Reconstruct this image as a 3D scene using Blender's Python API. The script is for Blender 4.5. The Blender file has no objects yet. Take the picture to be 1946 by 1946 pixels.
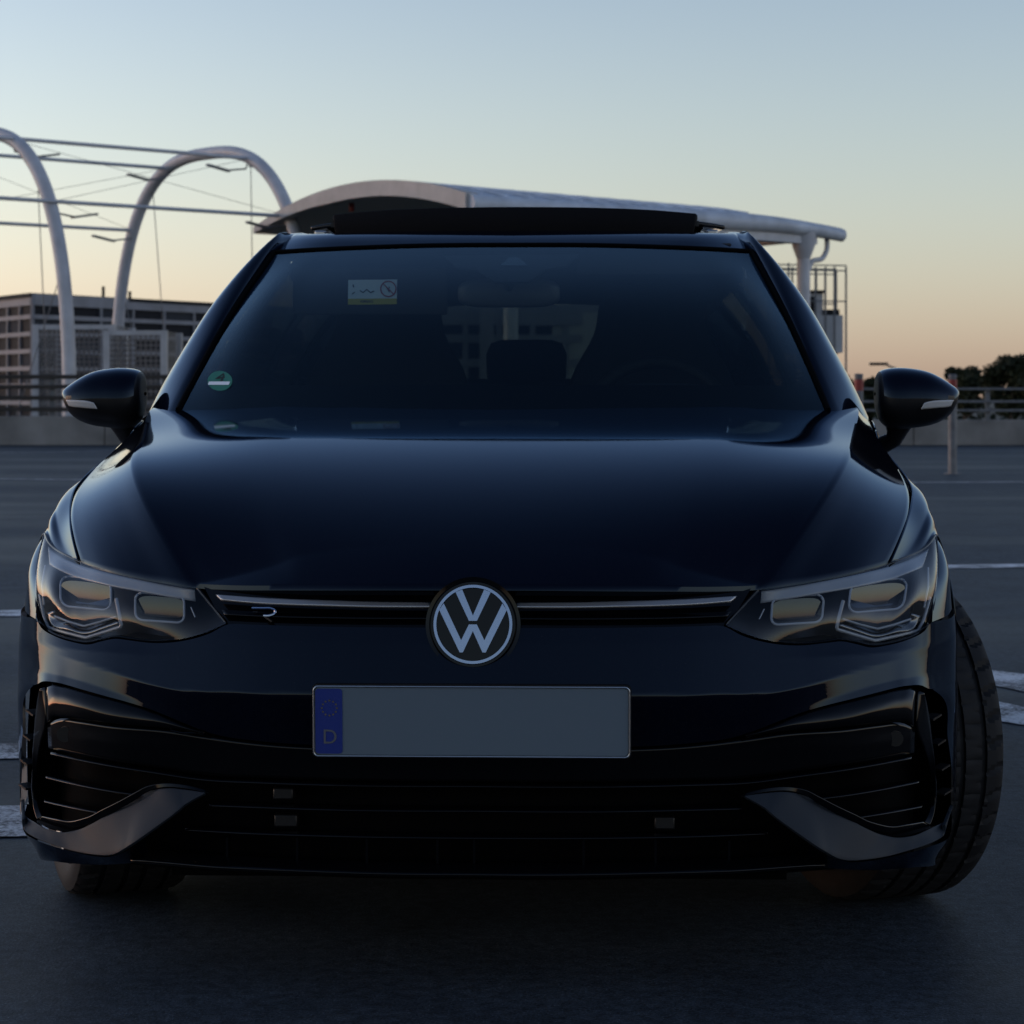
import bpy, math, random
import numpy as np
from mathutils import Vector

# ------------------------------------------------------------------ camera, world, sun, exposure
SC = bpy.context.scene
COL = SC.collection
F, U0, V0, EYE = 4361.0, 973.0, 747.4, 1.02      # focal length and horizon measured on the photograph
cam = bpy.data.cameras.new("camera")
cam.lens = 36.0 * F / 1946.0
cam.sensor_width = 36.0
cam.shift_y = -(973.0 - V0) / 1946.0
cam.clip_start, cam.clip_end = 0.1, 9000
cam.dof.use_dof = True
cam.dof.focus_distance = 4.05
cam.dof.aperture_fstop = 13.0
camo = bpy.data.objects.new("camera", cam)
camo.location = (0, 0, EYE)
camo.rotation_euler = (math.pi / 2, 0, 0)
COL.objects.link(camo)
SC.camera = camo

SUN_EL, SUN_ROT = math.radians(5.0), math.radians(-80.0)
world = bpy.data.worlds.new("World")
SC.world = world
world.use_nodes = True
wn, wl = world.node_tree.nodes, world.node_tree.links
sky = wn.new("ShaderNodeTexSky")
sky.sky_type = 'NISHITA'
sky.sun_disc = False
sky.sun_elevation, sky.sun_rotation = SUN_EL, SUN_ROT
sky.ozone_density, sky.dust_density, sky.air_density = 6.0, 0.08, 1.4
bw = wn.new("ShaderNodeRGBToBW")
hsv = wn.new("ShaderNodeMixRGB")                     # part of the sky model's saturation, then its contrast
hsv.inputs[0].default_value = 0.25
bal = wn.new("ShaderNodeMixRGB")
bal.blend_type = 'MULTIPLY'
bal.inputs[0].default_value = 1.0
bal.inputs[2].default_value = (1.165, .923, .827, 1)
bg = wn["Background"]
bg.inputs[1].default_value = 0.15
wl.new(sky.outputs[0], bw.inputs[0])
wl.new(bw.outputs[0], hsv.inputs[1])
wl.new(sky.outputs[0], hsv.inputs[2])
sep = wn.new("ShaderNodeSeparateColor"); com = wn.new("ShaderNodeCombineColor")
wl.new(hsv.outputs[0], sep.inputs[0])
for ch, g in enumerate((2.0, 1.75, 1.6)):
    pw = wn.new("ShaderNodeMath"); pw.operation = 'POWER'; pw.inputs[1].default_value = g
    wl.new(sep.outputs[ch], pw.inputs[0]); wl.new(pw.outputs[0], com.inputs[ch])
wl.new(com.outputs[0], bal.inputs[1])
wl.new(bal.outputs[0], bg.inputs[0])

sun = bpy.data.lights.new("sun", 'SUN')
sun.energy = 0.006
sun.angle = math.radians(8)
sun.color = (1.0, 0.55, 0.28)
suno = bpy.data.objects.new("sun", sun)
suno.rotation_euler = Vector((math.sin(SUN_ROT) * math.cos(SUN_EL), math.cos(SUN_ROT) * math.cos(SUN_EL),
                              math.sin(SUN_EL))).to_track_quat('Z', 'Y').to_euler()
COL.objects.link(suno)
SC.view_settings.view_transform = 'Standard'
SC.view_settings.look = 'None'
SC.view_settings.gamma = 1
SC.view_settings.exposure = 2.5
SC.render.engine = 'CYCLES'
SC.cycles.max_bounces = 10
SC.cycles.transparent_max_bounces = 24
SC.cycles.caustics_reflective = False
SC.cycles.caustics_refractive = False

random.seed(7)
rng = np.random.default_rng(7)

# ------------------------------------------------------------------ helpers: splines, meshes, objects
def spl(P, n, lin=False):
    """n points along a smooth curve through P (non-uniform Catmull-Rom in chord length)."""
    P = np.asarray(P, float)
    t = np.concatenate([[0], np.cumsum(np.maximum(np.linalg.norm(np.diff(P, axis=0), axis=1), 1e-9))])
    return interp(t, P, np.linspace(0, t[-1], n), lin)

def interp(t, P, q, lin=False):
    t, P, q = np.asarray(t, float), np.asarray(P, float), np.asarray(q, float)
    one = P.ndim == 1
    if one: P = P[:, None]
    h = np.diff(t); s = np.diff(P, axis=0) / h[:, None]
    m = np.empty_like(P)
    if len(t) > 2:
        m[1:-1] = (s[:-1] * h[1:, None] + s[1:] * h[:-1, None]) / (h[:-1] + h[1:])[:, None]
        m[0] = 1.5 * s[0] - .5 * m[1]; m[-1] = 1.5 * s[-1] - .5 * m[-2]
    else:
        m[:] = s[0]
    i = np.clip(np.searchsorted(t, q, side='right') - 1, 0, len(t) - 2)
    x = ((q - t[i]) / h[i])[:, None]; x = np.clip(x, 0, 1)
    a, b = P[i], P[i + 1]
    if lin: r = a + (b - a) * x
    else:
        H = h[i][:, None]
        r = (2*x**3 - 3*x**2 + 1)*a + (x**3 - 2*x**2 + x)*H*m[i] + (-2*x**3 + 3*x**2)*b + (x**3 - x**2)*H*m[i+1]
    return r[:, 0] if one else r

def loft(rows, nu, nv, lin=False):
    """surface through rows of control points; returns (nv, nu, 3)"""
    R = np.array([spl(r, nu) for r in rows])
    d = np.linalg.norm(np.diff(R, axis=0), axis=2).mean(axis=1)
    t = np.concatenate([[0], np.cumsum(np.maximum(d, 1e-6))])
    q = np.linspace(0, t[-1], nv)
    flat = interp(t, R.reshape(len(R), -1), q, lin)
    return flat.reshape(nv, nu, 3)

class MB:
    """collects vertices and faces of one mesh"""
    def __init__(self):
        self.v, self.f = [], []
    def add(self, v, f):
        o = len(self.v)
        self.v += [tuple(map(float, p)) for p in v]
        self.f += [tuple(i + o for i in q) for q in f]
        return self
    def grid(self, G, closed=False, flip=False):
        nv, nu = G.shape[:2]
        f = []
        for j in range(nv - 1):
            for i in range(nu if closed else nu - 1):
                k = (i + 1) % nu
                q = (j*nu + i, j*nu + k, (j+1)*nu + k, (j+1)*nu + i)
                f.append(q[::-1] if flip else q)
        return self.add(G.reshape(-1, 3), f)
    def both(self, G, flip=False):
        """a grid on the left half and its mirror image on the right half"""
        self.grid(G, flip=flip)
        M = G.copy(); M[..., 0] *= -1
        return self.grid(M, flip=not flip)
    def box(self, c, s, r=None):
        c = np.array(c, float); s = np.array(s, float) / 2
        v = np.array([(x, y, z) for x in (-1, 1) for y in (-1, 1) for z in (-1, 1)]) * s
        if r is not None: v = v @ np.array(r).T
        return self.add(v + c, [(0,1,3,2),(4,6,7,5),(0,4,5,1),(2,3,7,6),(0,2,6,4),(1,5,7,3)])
    def bar(self, a, b, w, h, up=(0, 0, 1)):
        """square bar from a to b, w wide, h along up"""
        a, b = np.array(a, float), np.array(b, float)
        d = b - a; L = np.linalg.norm(d); d /= L
        s = np.cross(d, up); s /= np.linalg.norm(s); u = np.cross(s, d)
        return self.box((a + b) / 2, (w, L, h), np.array([s, d, u]).T)
    def tube(self, P, r, n=10, caps=True, closed=False, squash=1.0):
        P = np.asarray(P, float); m = len(P)
        rr = np.broadcast_to(np.asarray(r, float), (m,))
        T = np.gradient(P, axis=0)
        if closed: T = np.roll(P, -1, 0) - np.roll(P, 1, 0)
        T /= np.linalg.norm(T, axis=1)[:, None]
        up = np.array([0, 0, 1.]) if abs(T[0][2]) < .9 else np.array([1., 0, 0])
        N = np.cross(T[0], up); N /= np.linalg.norm(N)
        rings = []
        for k in range(m):
            N = N - T[k] * (N @ T[k]); N /= np.linalg.norm(N)
            B = np.cross(T[k], N)
            a = np.arange(n) * 2 * math.pi / n
            rings.append(P[k] + rr[k] * (np.cos(a)[:, None] * N + squash * np.sin(a)[:, None] * B))
        G = np.array(rings)
        if closed: G = np.concatenate([G, G[:1]])
        self.grid(G, closed=True)
        if caps and not closed:
            o = len(self.v) - m * n
            self.f.append(tuple(o + i for i in range(n))[::-1])
            self.f.append(tuple(o + (m - 1) * n + i for i in range(n)))
        return self
    def prism(self, poly, y0, y1):
        """polygon in x,z extruded along y"""
        n = len(poly)
        v = [(x, y0, z) for x, z in poly] + [(x, y1, z) for x, z in poly]
        f = [tuple(range(n)), tuple(range(2*n - 1, n - 1, -1))]
        f += [(i, i + n, (i + 1) % n + n, (i + 1) % n) for i in range(n)]
        return self.add(v, f)
    def lathe(self, prof, n=48, axis='x', rmod=None):
        """profile of (axial, radius) turned about the x axis"""
        G = np.empty((len(prof), n, 3))
        for j, (a, r) in enumerate(prof):
            t = np.arange(n) * 2 * math.pi / n
            rr = r + (rmod(j, np.arange(n)) if rmod else 0)
            G[j, :, 0] = a; G[j, :, 1] = rr * np.cos(t); G[j, :, 2] = rr * np.sin(t)
        return self.grid(G, closed=True)
    def build(self, name, mat, parent=None, smooth=True, bevel=0, solid=0, angle=40, sub=0, offset=0.0):
        me = bpy.data.meshes.new(name)
        me.from_pydata(self.v, [], self.f)
        me.update()
        if smooth:
            me.polygons.foreach_set("use_smooth", [True] * len(me.polygons))
            try: me.set_sharp_from_angle(angle=math.radians(angle))
            except Exception: pass
        o = bpy.data.objects.new(name, me)
        COL.objects.link(o)
        if mat: me.materials.append(mat)
        if solid:
            md = o.modifiers.new("solid", 'SOLIDIFY'); md.thickness = solid; md.offset = offset
        if bevel:
            md = o.modifiers.new("bevel", 'BEVEL'); md.width = bevel; md.segments = 2; md.limit_method = 'ANGLE'
        if sub:
            md = o.modifiers.new("sub", 'SUBSURF'); md.levels = md.render_levels = sub
        if parent: o.parent = parent
        return o

def tag(o, label=None, cat=None, group=None, kind=None):
    for k, v in (("label", label), ("category", cat), ("group", group), ("kind", kind)):
        if v: o[k] = v
    return o

def empty(name, loc=(0, 0, 0), rz=0.0, parent=None):
    o = bpy.data.objects.new(name, None)
    o.empty_display_size = .2
    o.location = loc; o.rotation_euler = (0, 0, rz)
    COL.objects.link(o)
    if parent: o.parent = parent
    return o

def copy_tree(o, parent=None):
    c = o.copy(); COL.objects.link(c)
    if parent: c.parent = parent
    for ch in list(o.children): copy_tree(ch, c)
    return c

def text_mesh(name, body, size, mat, parent, loc, rot, extrude=.0004):
    cu = bpy.data.curves.new(name, 'FONT')
    cu.body = body; cu.size = size; cu.extrude = extrude; cu.align_x = 'CENTER'; cu.align_y = 'CENTER'
    t = bpy.data.objects.new(name, cu); COL.objects.link(t)
    me = bpy.data.meshes.new_from_object(t.evaluated_get(bpy.context.evaluated_depsgraph_get()))
    bpy.data.objects.remove(t)
    o = bpy.data.objects.new(name, me); COL.objects.link(o)
    me.materials.clear(); me.materials.append(mat)
    o.parent = parent; o.location = loc; o.rotation_euler = rot
    return o

# ------------------------------------------------------------------ materials
def mat(name, col, rough=.5, metal=0.0, spec=.5, noise=None, bump=None, coat=0.0, ior=None):
    m = bpy.data.materials.new(name); m.use_nodes = True
    n, l = m.node_tree.nodes, m.node_tree.links
    b = n["Principled BSDF"]
    b.inputs["Base Color"].default_value = (*col, 1)
    b.inputs["Roughness"].default_value = rough
    b.inputs["Metallic"].default_value = metal
    b.inputs["Specular IOR Level"].default_value = spec
    b.inputs["Coat Weight"].default_value = coat
    b.inputs["Coat Roughness"].default_value = .02
    if ior: b.inputs["IOR"].default_value = ior
    tc = n.new("ShaderNodeTexCoord")
    if noise:
        sc, amt = noise
        x = n.new("ShaderNodeTexNoise"); x.inputs["Scale"].default_value = sc; x.inputs["Detail"].default_value = 6
        mx = n.new("ShaderNodeMixRGB"); mx.blend_type = 'MULTIPLY'; mx.inputs[0].default_value = 1
        r = n.new("ShaderNodeValToRGB")
        r.color_ramp.elements[0].position = .3; r.color_ramp.elements[0].color = (1 - amt,) * 3 + (1,)
        r.color_ramp.elements[1].position = .7; r.color_ramp.elements[1].color = (1 + amt,) * 3 + (1,)
        mx.inputs[1].default_value = (*col, 1)
        l.new(tc.outputs["Object"], x.inputs["Vector"]); l.new(x.outputs["Fac"], r.inputs[0])
        l.new(r.outputs[0], mx.inputs[2]); l.new(mx.outputs[0], b.inputs["Base Color"])
    if bump:
        sc, st = bump
        x = n.new("ShaderNodeTexNoise"); x.inputs["Scale"].default_value = sc; x.inputs["Detail"].default_value = 4
        bp = n.new("ShaderNodeBump"); bp.inputs["Strength"].default_value = st; bp.inputs["Distance"].default_value = .002
        l.new(tc.outputs["Object"], x.inputs["Vector"]); l.new(x.outputs["Fac"], bp.inputs["Height"])
        l.new(bp.outputs[0], b.inputs["Normal"])
    return m

def glass(name, tint, ior=1.5, rough=0.0, coat=(1, 1, 1)):
    """thin pane: tinted straight-through light plus a Fresnel mirror reflection"""
    m = bpy.data.materials.new(name); m.use_nodes = True
    n, l = m.node_tree.nodes, m.node_tree.links
    n.remove(n["Principled BSDF"])
    tr = n.new("ShaderNodeBsdfTransparent"); tr.inputs[0].default_value = (*tint, 1)
    gl = n.new("ShaderNodeBsdfGlossy"); gl.inputs[0].default_value = (*coat, 1); gl.inputs["Roughness"].default_value = rough
    f0 = ((ior - 1) / (ior + 1)) ** 2
    lw = n.new("ShaderNodeLayerWeight"); lw.inputs[0].default_value = .5      # Schlick, the same from both faces
    pw_ = n.new("ShaderNodeMath"); pw_.operation = 'POWER'; pw_.inputs[1].default_value = 5
    fr = n.new("ShaderNodeMath"); fr.operation = 'MULTIPLY_ADD'; fr.inputs[1].default_value = 1 - f0; fr.inputs[2].default_value = f0
    l.new(lw.outputs["Facing"], pw_.inputs[0]); l.new(pw_.outputs[0], fr.inputs[0])
    mx = n.new("ShaderNodeMixShader")
    l.new(fr.outputs[0], mx.inputs[0]); l.new(tr.outputs[0], mx.inputs[1]); l.new(gl.outputs[0], mx.inputs[2])
    l.new(mx.outputs[0], n["Material Output"].inputs[0])
    return m

def paint_material():
    """deep blue-black pearl lacquer: mirror coat over a dark base, its sheen blue except at grazing edges, with fine dust"""
    m = bpy.data.materials.new("deep_black_pearl_paint"); m.use_nodes = True
    n, l = m.node_tree.nodes, m.node_tree.links
    b = n["Principled BSDF"]; out = n["Material Output"]
    b.inputs["Specular IOR Level"].default_value = 0; b.inputs["Roughness"].default_value = .6
    tc = n.new("ShaderNodeTexCoord")
    y = n.new("ShaderNodeTexNoise"); y.inputs["Scale"].default_value = 420; y.inputs["Detail"].default_value = 2
    q = n.new("ShaderNodeMapRange"); q.inputs[1].default_value = .66; q.inputs[2].default_value = .74
    q.inputs[3].default_value = 0; q.inputs[4].default_value = .3
    mx = n.new("ShaderNodeMixRGB"); mx.inputs[1].default_value = (.0014, .0018, .0062, 1); mx.inputs[2].default_value = (.03, .03, .032, 1)
    l.new(tc.outputs["Object"], y.inputs["Vector"]); l.new(y.outputs["Fac"], q.inputs[0]); l.new(q.outputs[0], mx.inputs[0])
    l.new(mx.outputs[0], b.inputs["Base Color"])
    x = n.new("ShaderNodeTexNoise"); x.inputs["Scale"].default_value = 9; x.inputs["Detail"].default_value = 8
    r = n.new("ShaderNodeMapRange"); r.inputs[1].default_value = .3; r.inputs[2].default_value = .8
    r.inputs[3].default_value = .02; r.inputs[4].default_value = .06
    l.new(tc.outputs["Object"], x.inputs["Vector"]); l.new(x.outputs["Fac"], r.inputs[0])
    op = n.new("ShaderNodeTexNoise"); op.inputs["Scale"].default_value = 260; op.inputs["Detail"].default_value = 1
    bp = n.new("ShaderNodeBump"); bp.inputs["Strength"].default_value = .02; bp.inputs["Distance"].default_value = .001
    l.new(tc.outputs["Object"], op.inputs["Vector"]); l.new(op.outputs["Fac"], bp.inputs["Height"])
    g = n.new("ShaderNodeBsdfGlossy"); l.new(r.outputs[0], g.inputs["Roughness"]); l.new(bp.outputs[0], g.inputs["Normal"])
    lw = n.new("ShaderNodeLayerWeight"); lw.inputs[0].default_value = .5
    ra = n.new("ShaderNodeValToRGB")
    ra.color_ramp.elements[0].position = .80; ra.color_ramp.elements[0].color = (.66, .82, 1, 1)
    ra.color_ramp.elements[1].position = .95; ra.color_ramp.elements[1].color = (1, 1, 1, 1)
    l.new(lw.outputs["Facing"], ra.inputs[0]); l.new(ra.outputs[0], g.inputs["Color"])
    pw = n.new("ShaderNodeMath"); pw.operation = 'POWER'; pw.inputs[1].default_value = 5
    fr = n.new("ShaderNodeMath"); fr.operation = 'MULTIPLY_ADD'; fr.inputs[1].default_value = .97; fr.inputs[2].default_value = .026
    l.new(lw.outputs["Facing"], pw.inputs[0]); l.new(pw.outputs[0], fr.inputs[0])
    ms = n.new("ShaderNodeMixShader"); l.new(fr.outputs[0], ms.inputs[0]); l.new(b.outputs[0], ms.inputs[1]); l.new(g.outputs[0], ms.inputs[2])
    l.new(ms.outputs[0], out.inputs[0])
    return m

PAINT = paint_material()
GLOSS = mat("gloss_black_plastic", (.0018, .002, .0028), .07, 0, .26)
SATIN = mat("satin_black_plastic", (.008, .008, .009), .38, 0, .35, bump=(900, .1))
MATTE = mat("matte_black", (.0018, .0019, .0024), .8, 0, .04)
RUBBER = mat("tyre_rubber", (.010, .0105, .012), .72, 0, .3, noise=(35, .35), bump=(500, .15))
CHROME = mat("satin_chrome", (.31, .38, .52), .22, 1.0)
SILVER = mat("brushed_silver", (.42, .43, .45), .3, 1.0)
SEAT = mat("seat_fabric", (.022, .022, .026), .9, 0, .2, bump=(700, .3))
DASH = mat("dashboard_vinyl", (.012, .012, .013), .65, 0, .3, bump=(800, .2))
WSG = glass("windscreen_glass", (.50, .58, .58), 1.55, 0.0, (.62, .86, 1.0))
TINT = glass("tinted_rear_glass", (.22, .25, .22), 1.5)
PRIV = glass("privacy_glass", (.03, .032, .03), 1.5)
TINTF = glass("front_door_glass", (.12, .13, .11), 1.5)
LENS = glass("headlight_lens", (.88, .9, .9), 1.52)
LED = mat("light_guide", (.3, .32, .36), .25, 0, .6)
HOUS = mat("headlight_housing", (.035, .036, .04), .3, .3, .5)
REFL = mat("reflector", (.14, .145, .155), .18, .9)
MIRG = mat("mirror_glass", (.8, .8, .82), .02, 1.0)
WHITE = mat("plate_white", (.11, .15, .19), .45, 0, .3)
BLUE = mat("plate_blue", (.006, .025, .2), .45)
BLACK = mat("print_black", (.01, .01, .01), .6)
LABW = mat("label_white", (.72, .8, .85), .6)
LABY = mat("label_yellow", (.5, .42, .04), .6)
LABR = mat("label_red", (.4, .02, .03), .6)
GREEN = mat("sticker_green", (.01, .15, .1), .5)
STEEL = mat("painted_steel", (.48, .5, .54), .45, 0, .5, noise=(3, .12))
GALV = mat("galvanised_steel", (.13, .14, .155), .5, .3, .4, noise=(8, .2))
DARKM = mat("dark_rail", (.03, .026, .024), .55, 0, .4, noise=(4, .3))
REDP = mat("red_reflective_band", (.22, .02, .018), .5)
BARK = mat("bark", (.05, .038, .028), .9)

# ------------------------------------------------------------------ from the photograph's pixels to metres
def W(u, v, d):
    """world point seen at pixel (u, v) at distance d"""
    return np.array([(u - U0) / F * d, d, EYE - (v - V0) * d / F])

YAW = math.radians(1.95)
S_, C_ = math.sin(YAW), math.cos(YAW)
OX, OY = -0.0665, 3.83

def L(u, v, y):
    """car point (x across, y back from the nose, z up) seen at (u, v)"""
    k = (u - U0) / F
    x = (k * (OY + y * C_) - OX - y * S_) / (C_ + k * S_)
    return np.array([x, y, EYE - (v - V0) * (OY - x * S_ + y * C_) / F])

# nose shell: plan curve and vertical profile of the bumper
PLAN = spl([(0,0),(.2,.008),(.4,.035),(.55,.08),(.65,.13),(.73,.195),(.79,.262),(.840,.345),(.871,.43),(.886,.53),(.889,.56)], 400)
PLT = np.gradient(PLAN, axis=0); PLT /= np.linalg.norm(PLT, axis=1)[:, None]
PLN = np.stack([-PLT[:, 1], PLT[:, 0]], 1)           # inward (towards +y)
PZ = [(.10,.085),(.16,.055),(.20,.036),(.26,.024),(.33,.022),(.38,.022),(.43,.020),(.475,.009),(.5125,.0),(.56,.0150),(.60,.0275),(.65,.044),(.70,.062),(.76,.09)]
SZ = [(.10,0),(.2,-.004),(.3,-.020),(.38,-.040),(.42,-.041),(.45,-.033),(.48,-.015),(.5125,0),(.60,.004),(.76,.004)]

def prof(x, z):
    w = min(max((abs(x) - .40) / .32, 0), 1); w = w * w * (3 - 2 * w)
    c = min(max((abs(x) - .74) / .09, 0), 1); w *= 1 - .9 * c * c * (3 - 2 * c)
    w2 = min(max((abs(x) - .48) / .26, 0), 1); w2 = w2 * w2 * (3 - 2 * w2)
    z = z - .042 * w2 * float(np.interp(z, [.43, .49, .57, .64], [0, 1, 1, 0]))
    g = min(max((abs(x) - .70) / .13, 0), 1); g = g * g * (3 - 2 * g)
    up = g * float(np.interp(z, [.60, .645, .675, .715, .75, .80], [0, .002, .005, .011, .023, .05])); g = 1 - .85 * g
    return up + g * float(np.interp(z, *zip(*PZ))) + w * float(np.interp(z, *zip(*SZ)))

def shell(a, z, off=0.0):
    """left-half point: a runs 0..1 from the nose centre round to the wheel arch"""
    i = a * 399; k = min(int(i), 398); f = i - k
    p = PLAN[k] * (1 - f) + PLAN[k + 1] * f
    n = PLN[k] * (1 - f) + PLN[k + 1] * f
    q = p + n * (prof(p[0], z) + off)
    return np.array([-q[0], q[1], z])

def cast(u, v, off=0.0):
    """where the pixel's ray meets the shell (left half)"""
    def at(a):
        z = .4; P = shell(a, z, off)
        for _ in range(4):
            z = EYE - (v - V0) * (OY - P[0] * S_ + P[1] * C_) / F
            P = shell(a, z, off)
        xw = OX + P[0] * C_ + P[1] * S_; d = OY - P[0] * S_ + P[1] * C_
        return U0 + F * xw / d, P
    A = np.linspace(0, 1, 90); us = [at(a)[0] for a in A]
    i = int(np.argmin(us))
    if u <= us[i]:
        cast.a = A[i]; return at(A[i])[1]
    lo, hi = 0.0, A[i]
    for _ in range(40):
        m = (lo + hi) / 2
        if at(m)[0] > u: lo = m
        else: hi = m
    cast.a = (lo + hi) / 2
    return at((lo + hi) / 2)[1]

def pt(p, off=0.0):
    """control point: (u, v) on the shell, or ('a', a, z) given directly"""
    return shell(p[1], p[2], off) if p[0] == 'a' else cast(p[0], p[1], off)

def patch(pairs, nu, nv, o0=0.0, o1=0.0, curve=None, lin=False, tilt=0.0, nkey=7):
    """surface on the shell between matched top and bottom control points; o0/o1 sink (+) or raise (-) its edges,
    tilt leans it back by that slope whatever its height"""
    T, B = [p[0] for p in pairs], [p[1] for p in pairs]
    rows = []
    ts = np.linspace(0, 1, nv)
    key = np.linspace(0, 1, nkey)
    d = np.array([0] + list(np.cumsum([max(np.hypot(*(np.array(T[i+1][-2:], float) - np.array(T[i][-2:], float))) if T[i][0] != 'a' and T[i+1][0] != 'a' else 20, 3) for i in range(len(T) - 1)])))
    for t in key:
        r = []
        for a, b in zip(T, B):
            off = o0 + (o1 - o0) * t + (curve(t) if curve else 0)
            if a[0] != 'a' and b[0] != 'a' and tilt:
                off += tilt * .0009 * math.hypot(a[0] - b[0], a[1] - b[1]) * (.5 - t)
            if a[0] == 'a' or b[0] == 'a':
                pa, pb = pt(a, off), pt(b, off)
                aa, ab = a[1] if a[0] == 'a' else 0, b[1] if b[0] == 'a' else 0
                if a[0] != 'a': cast(*a, off); aa = cast.a
                if b[0] != 'a': cast(*b, off); ab = cast.a
                r.append(shell(aa * (1 - t) + ab * t, pa[2] * (1 - t) + pb[2] * t, off))
            else:
                r.append(cast(a[0] * (1-t) + b[0] * t, a[1] * (1-t) + b[1] * t, off))
        rows.append(interp(d, np.array(r), np.linspace(0, d[-1], nu), lin))
    R = np.array(rows)
    return interp(key, R.reshape(len(key), -1), ts, nkey > 12).reshape(nv, nu, 3)

def full(G):
    """join a left half-grid (first column at x = 0) to its mirror image"""
    M = G[:, ::-1].copy(); M[..., 0] *= -1
    G = G.copy(); G[:, 0, 0] = 0
    return np.concatenate([M[:, :-1], G], 1)

# ------------------------------------------------------------------ SETTING
def ground_material():
    m = mat("worn_deck_coating", (.06, .062, .066), .6, 0, .12)
    n, l = m.node_tree.nodes, m.node_tree.links
    b = n["Principled BSDF"]; tc = n["Texture Coordinate"]
    mp = n.new("ShaderNodeMapping"); mp.inputs["Scale"].default_value = (.25, 1, 1)
    l.new(tc.outputs["Object"], mp.inputs[0])
    def noise(sc, det, src):
        x = n.new("ShaderNodeTexNoise"); x.inputs["Scale"].default_value = sc; x.inputs["Detail"].default_value = det
        l.new(src, x.inputs["Vector"]); return x.outputs["Fac"]
    big = noise(.55, 5, mp.outputs[0]); mid = noise(4, 8, tc.outputs["Object"]); fine = noise(170, 3, tc.outputs["Object"])
    r1 = n.new("ShaderNodeValToRGB")
    r1.color_ramp.elements[0].position = .35; r1.color_ramp.elements[0].color = (.024, .032, .041, 1)
    r1.color_ramp.elements[1].position = .68; r1.color_ramp.elements[1].color = (.054, .065, .077, 1)
    l.new(big, r1.inputs[0])
    r2 = n.new("ShaderNodeMapRange"); r2.inputs[1].default_value = .3; r2.inputs[2].default_value = .7; r2.inputs[3].default_value = .8; r2.inputs[4].default_value = 1.18
    l.new(mid, r2.inputs[0])
    peb = noise(38, 4, tc.outputs["Object"])
    rp = n.new("ShaderNodeMapRange"); rp.inputs[1].default_value = .35; rp.inputs[2].default_value = .65; rp.inputs[3].default_value = .72; rp.inputs[4].default_value = 1.3
    l.new(peb, rp.inputs[0])
    r3 = n.new("ShaderNodeMapRange"); r3.inputs[1].default_value = .3; r3.inputs[2].default_value = .7; r3.inputs[3].default_value = .5; r3.inputs[4].default_value = 1.5
    l.new(fine, r3.inputs[0])
    mu = n.new("ShaderNodeMath"); mu.operation = 'MULTIPLY'; mq = n.new("ShaderNodeMath"); mq.operation = 'MULTIPLY'; l.new(r2.outputs[0], mq.inputs[0]); l.new(rp.outputs[0], mq.inputs[1]); l.new(mq.outputs[0], mu.inputs[0]); l.new(r3.outputs[0], mu.inputs[1])
    mx = n.new("ShaderNodeMixRGB"); mx.blend_type = 'MULTIPLY'; mx.inputs[0].default_value = 1
    l.new(r1.outputs[0], mx.inputs[1]); l.new(mu.outputs[0], mx.inputs[2]); l.new(mx.outputs[0], b.inputs["Base Color"])
    rr = n.new("ShaderNodeMapRange"); rr.inputs[1].default_value = .35; rr.inputs[2].default_value = .7; rr.inputs[3].default_value = .5; rr.inputs[4].default_value = .75
    l.new(big, rr.inputs[0]); l.new(rr.outputs[0], b.inputs["Roughness"])
    bp = n.new("ShaderNodeBump"); bp.inputs["Strength"].default_value = .35; bp.inputs["Distance"].default_value = .003
    l.new(fine, bp.inputs["Height"]); l.new(bp.outputs[0], b.inputs["Normal"])
    # hairline cracks, and pale and dark specks of aggregate
    vo = n.new("ShaderNodeTexVoronoi"); vo.feature = 'DISTANCE_TO_EDGE'; vo.inputs["Scale"].default_value = .45
    wp = n.new("ShaderNodeMixRGB"); wp.blend_type = 'ADD'; wp.inputs[0].default_value = .35
    nz = n.new("ShaderNodeTexNoise"); nz.inputs["Scale"].default_value = 2.2; nz.inputs["Detail"].default_value = 7
    l.new(tc.outputs["Object"], nz.inputs["Vector"]); l.new(tc.outputs["Object"], wp.inputs[1]); l.new(nz.outputs["Color"], wp.inputs[2]); l.new(wp.outputs[0], vo.inputs["Vector"])
    ck = n.new("ShaderNodeMapRange"); ck.inputs[1].default_value = .0; ck.inputs[2].default_value = .008; ck.inputs[3].default_value = .82; ck.inputs[4].default_value = 1
    l.new(vo.outputs["Distance"], ck.inputs[0])
    sp = n.new("ShaderNodeTexNoise"); sp.inputs["Scale"].default_value = 330; sp.inputs["Detail"].default_value = 1
    l.new(tc.outputs["Object"], sp.inputs["Vector"])
    sm = n.new("ShaderNodeMapRange"); sm.inputs[1].default_value = .62; sm.inputs[2].default_value = .72; sm.inputs[3].default_value = 1; sm.inputs[4].default_value = 2.6
    l.new(sp.outputs["Fac"], sm.inputs[0])
    m2 = n.new("ShaderNodeMath"); m2.operation = 'MULTIPLY'; l.new(ck.outputs[0], m2.inputs[0]); l.new(sm.outputs[0], m2.inputs[1])
    m3 = n.new("ShaderNodeMixRGB"); m3.blend_type = 'MULTIPLY'; m3.inputs[0].default_value = 1
    l.new(mx.outputs[0], m3.inputs[1]); l.new(m2.outputs[0], m3.inputs[2]); l.new(m3.outputs[0], b.inputs["Base Color"])
    return m
DECK = ground_material()

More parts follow.
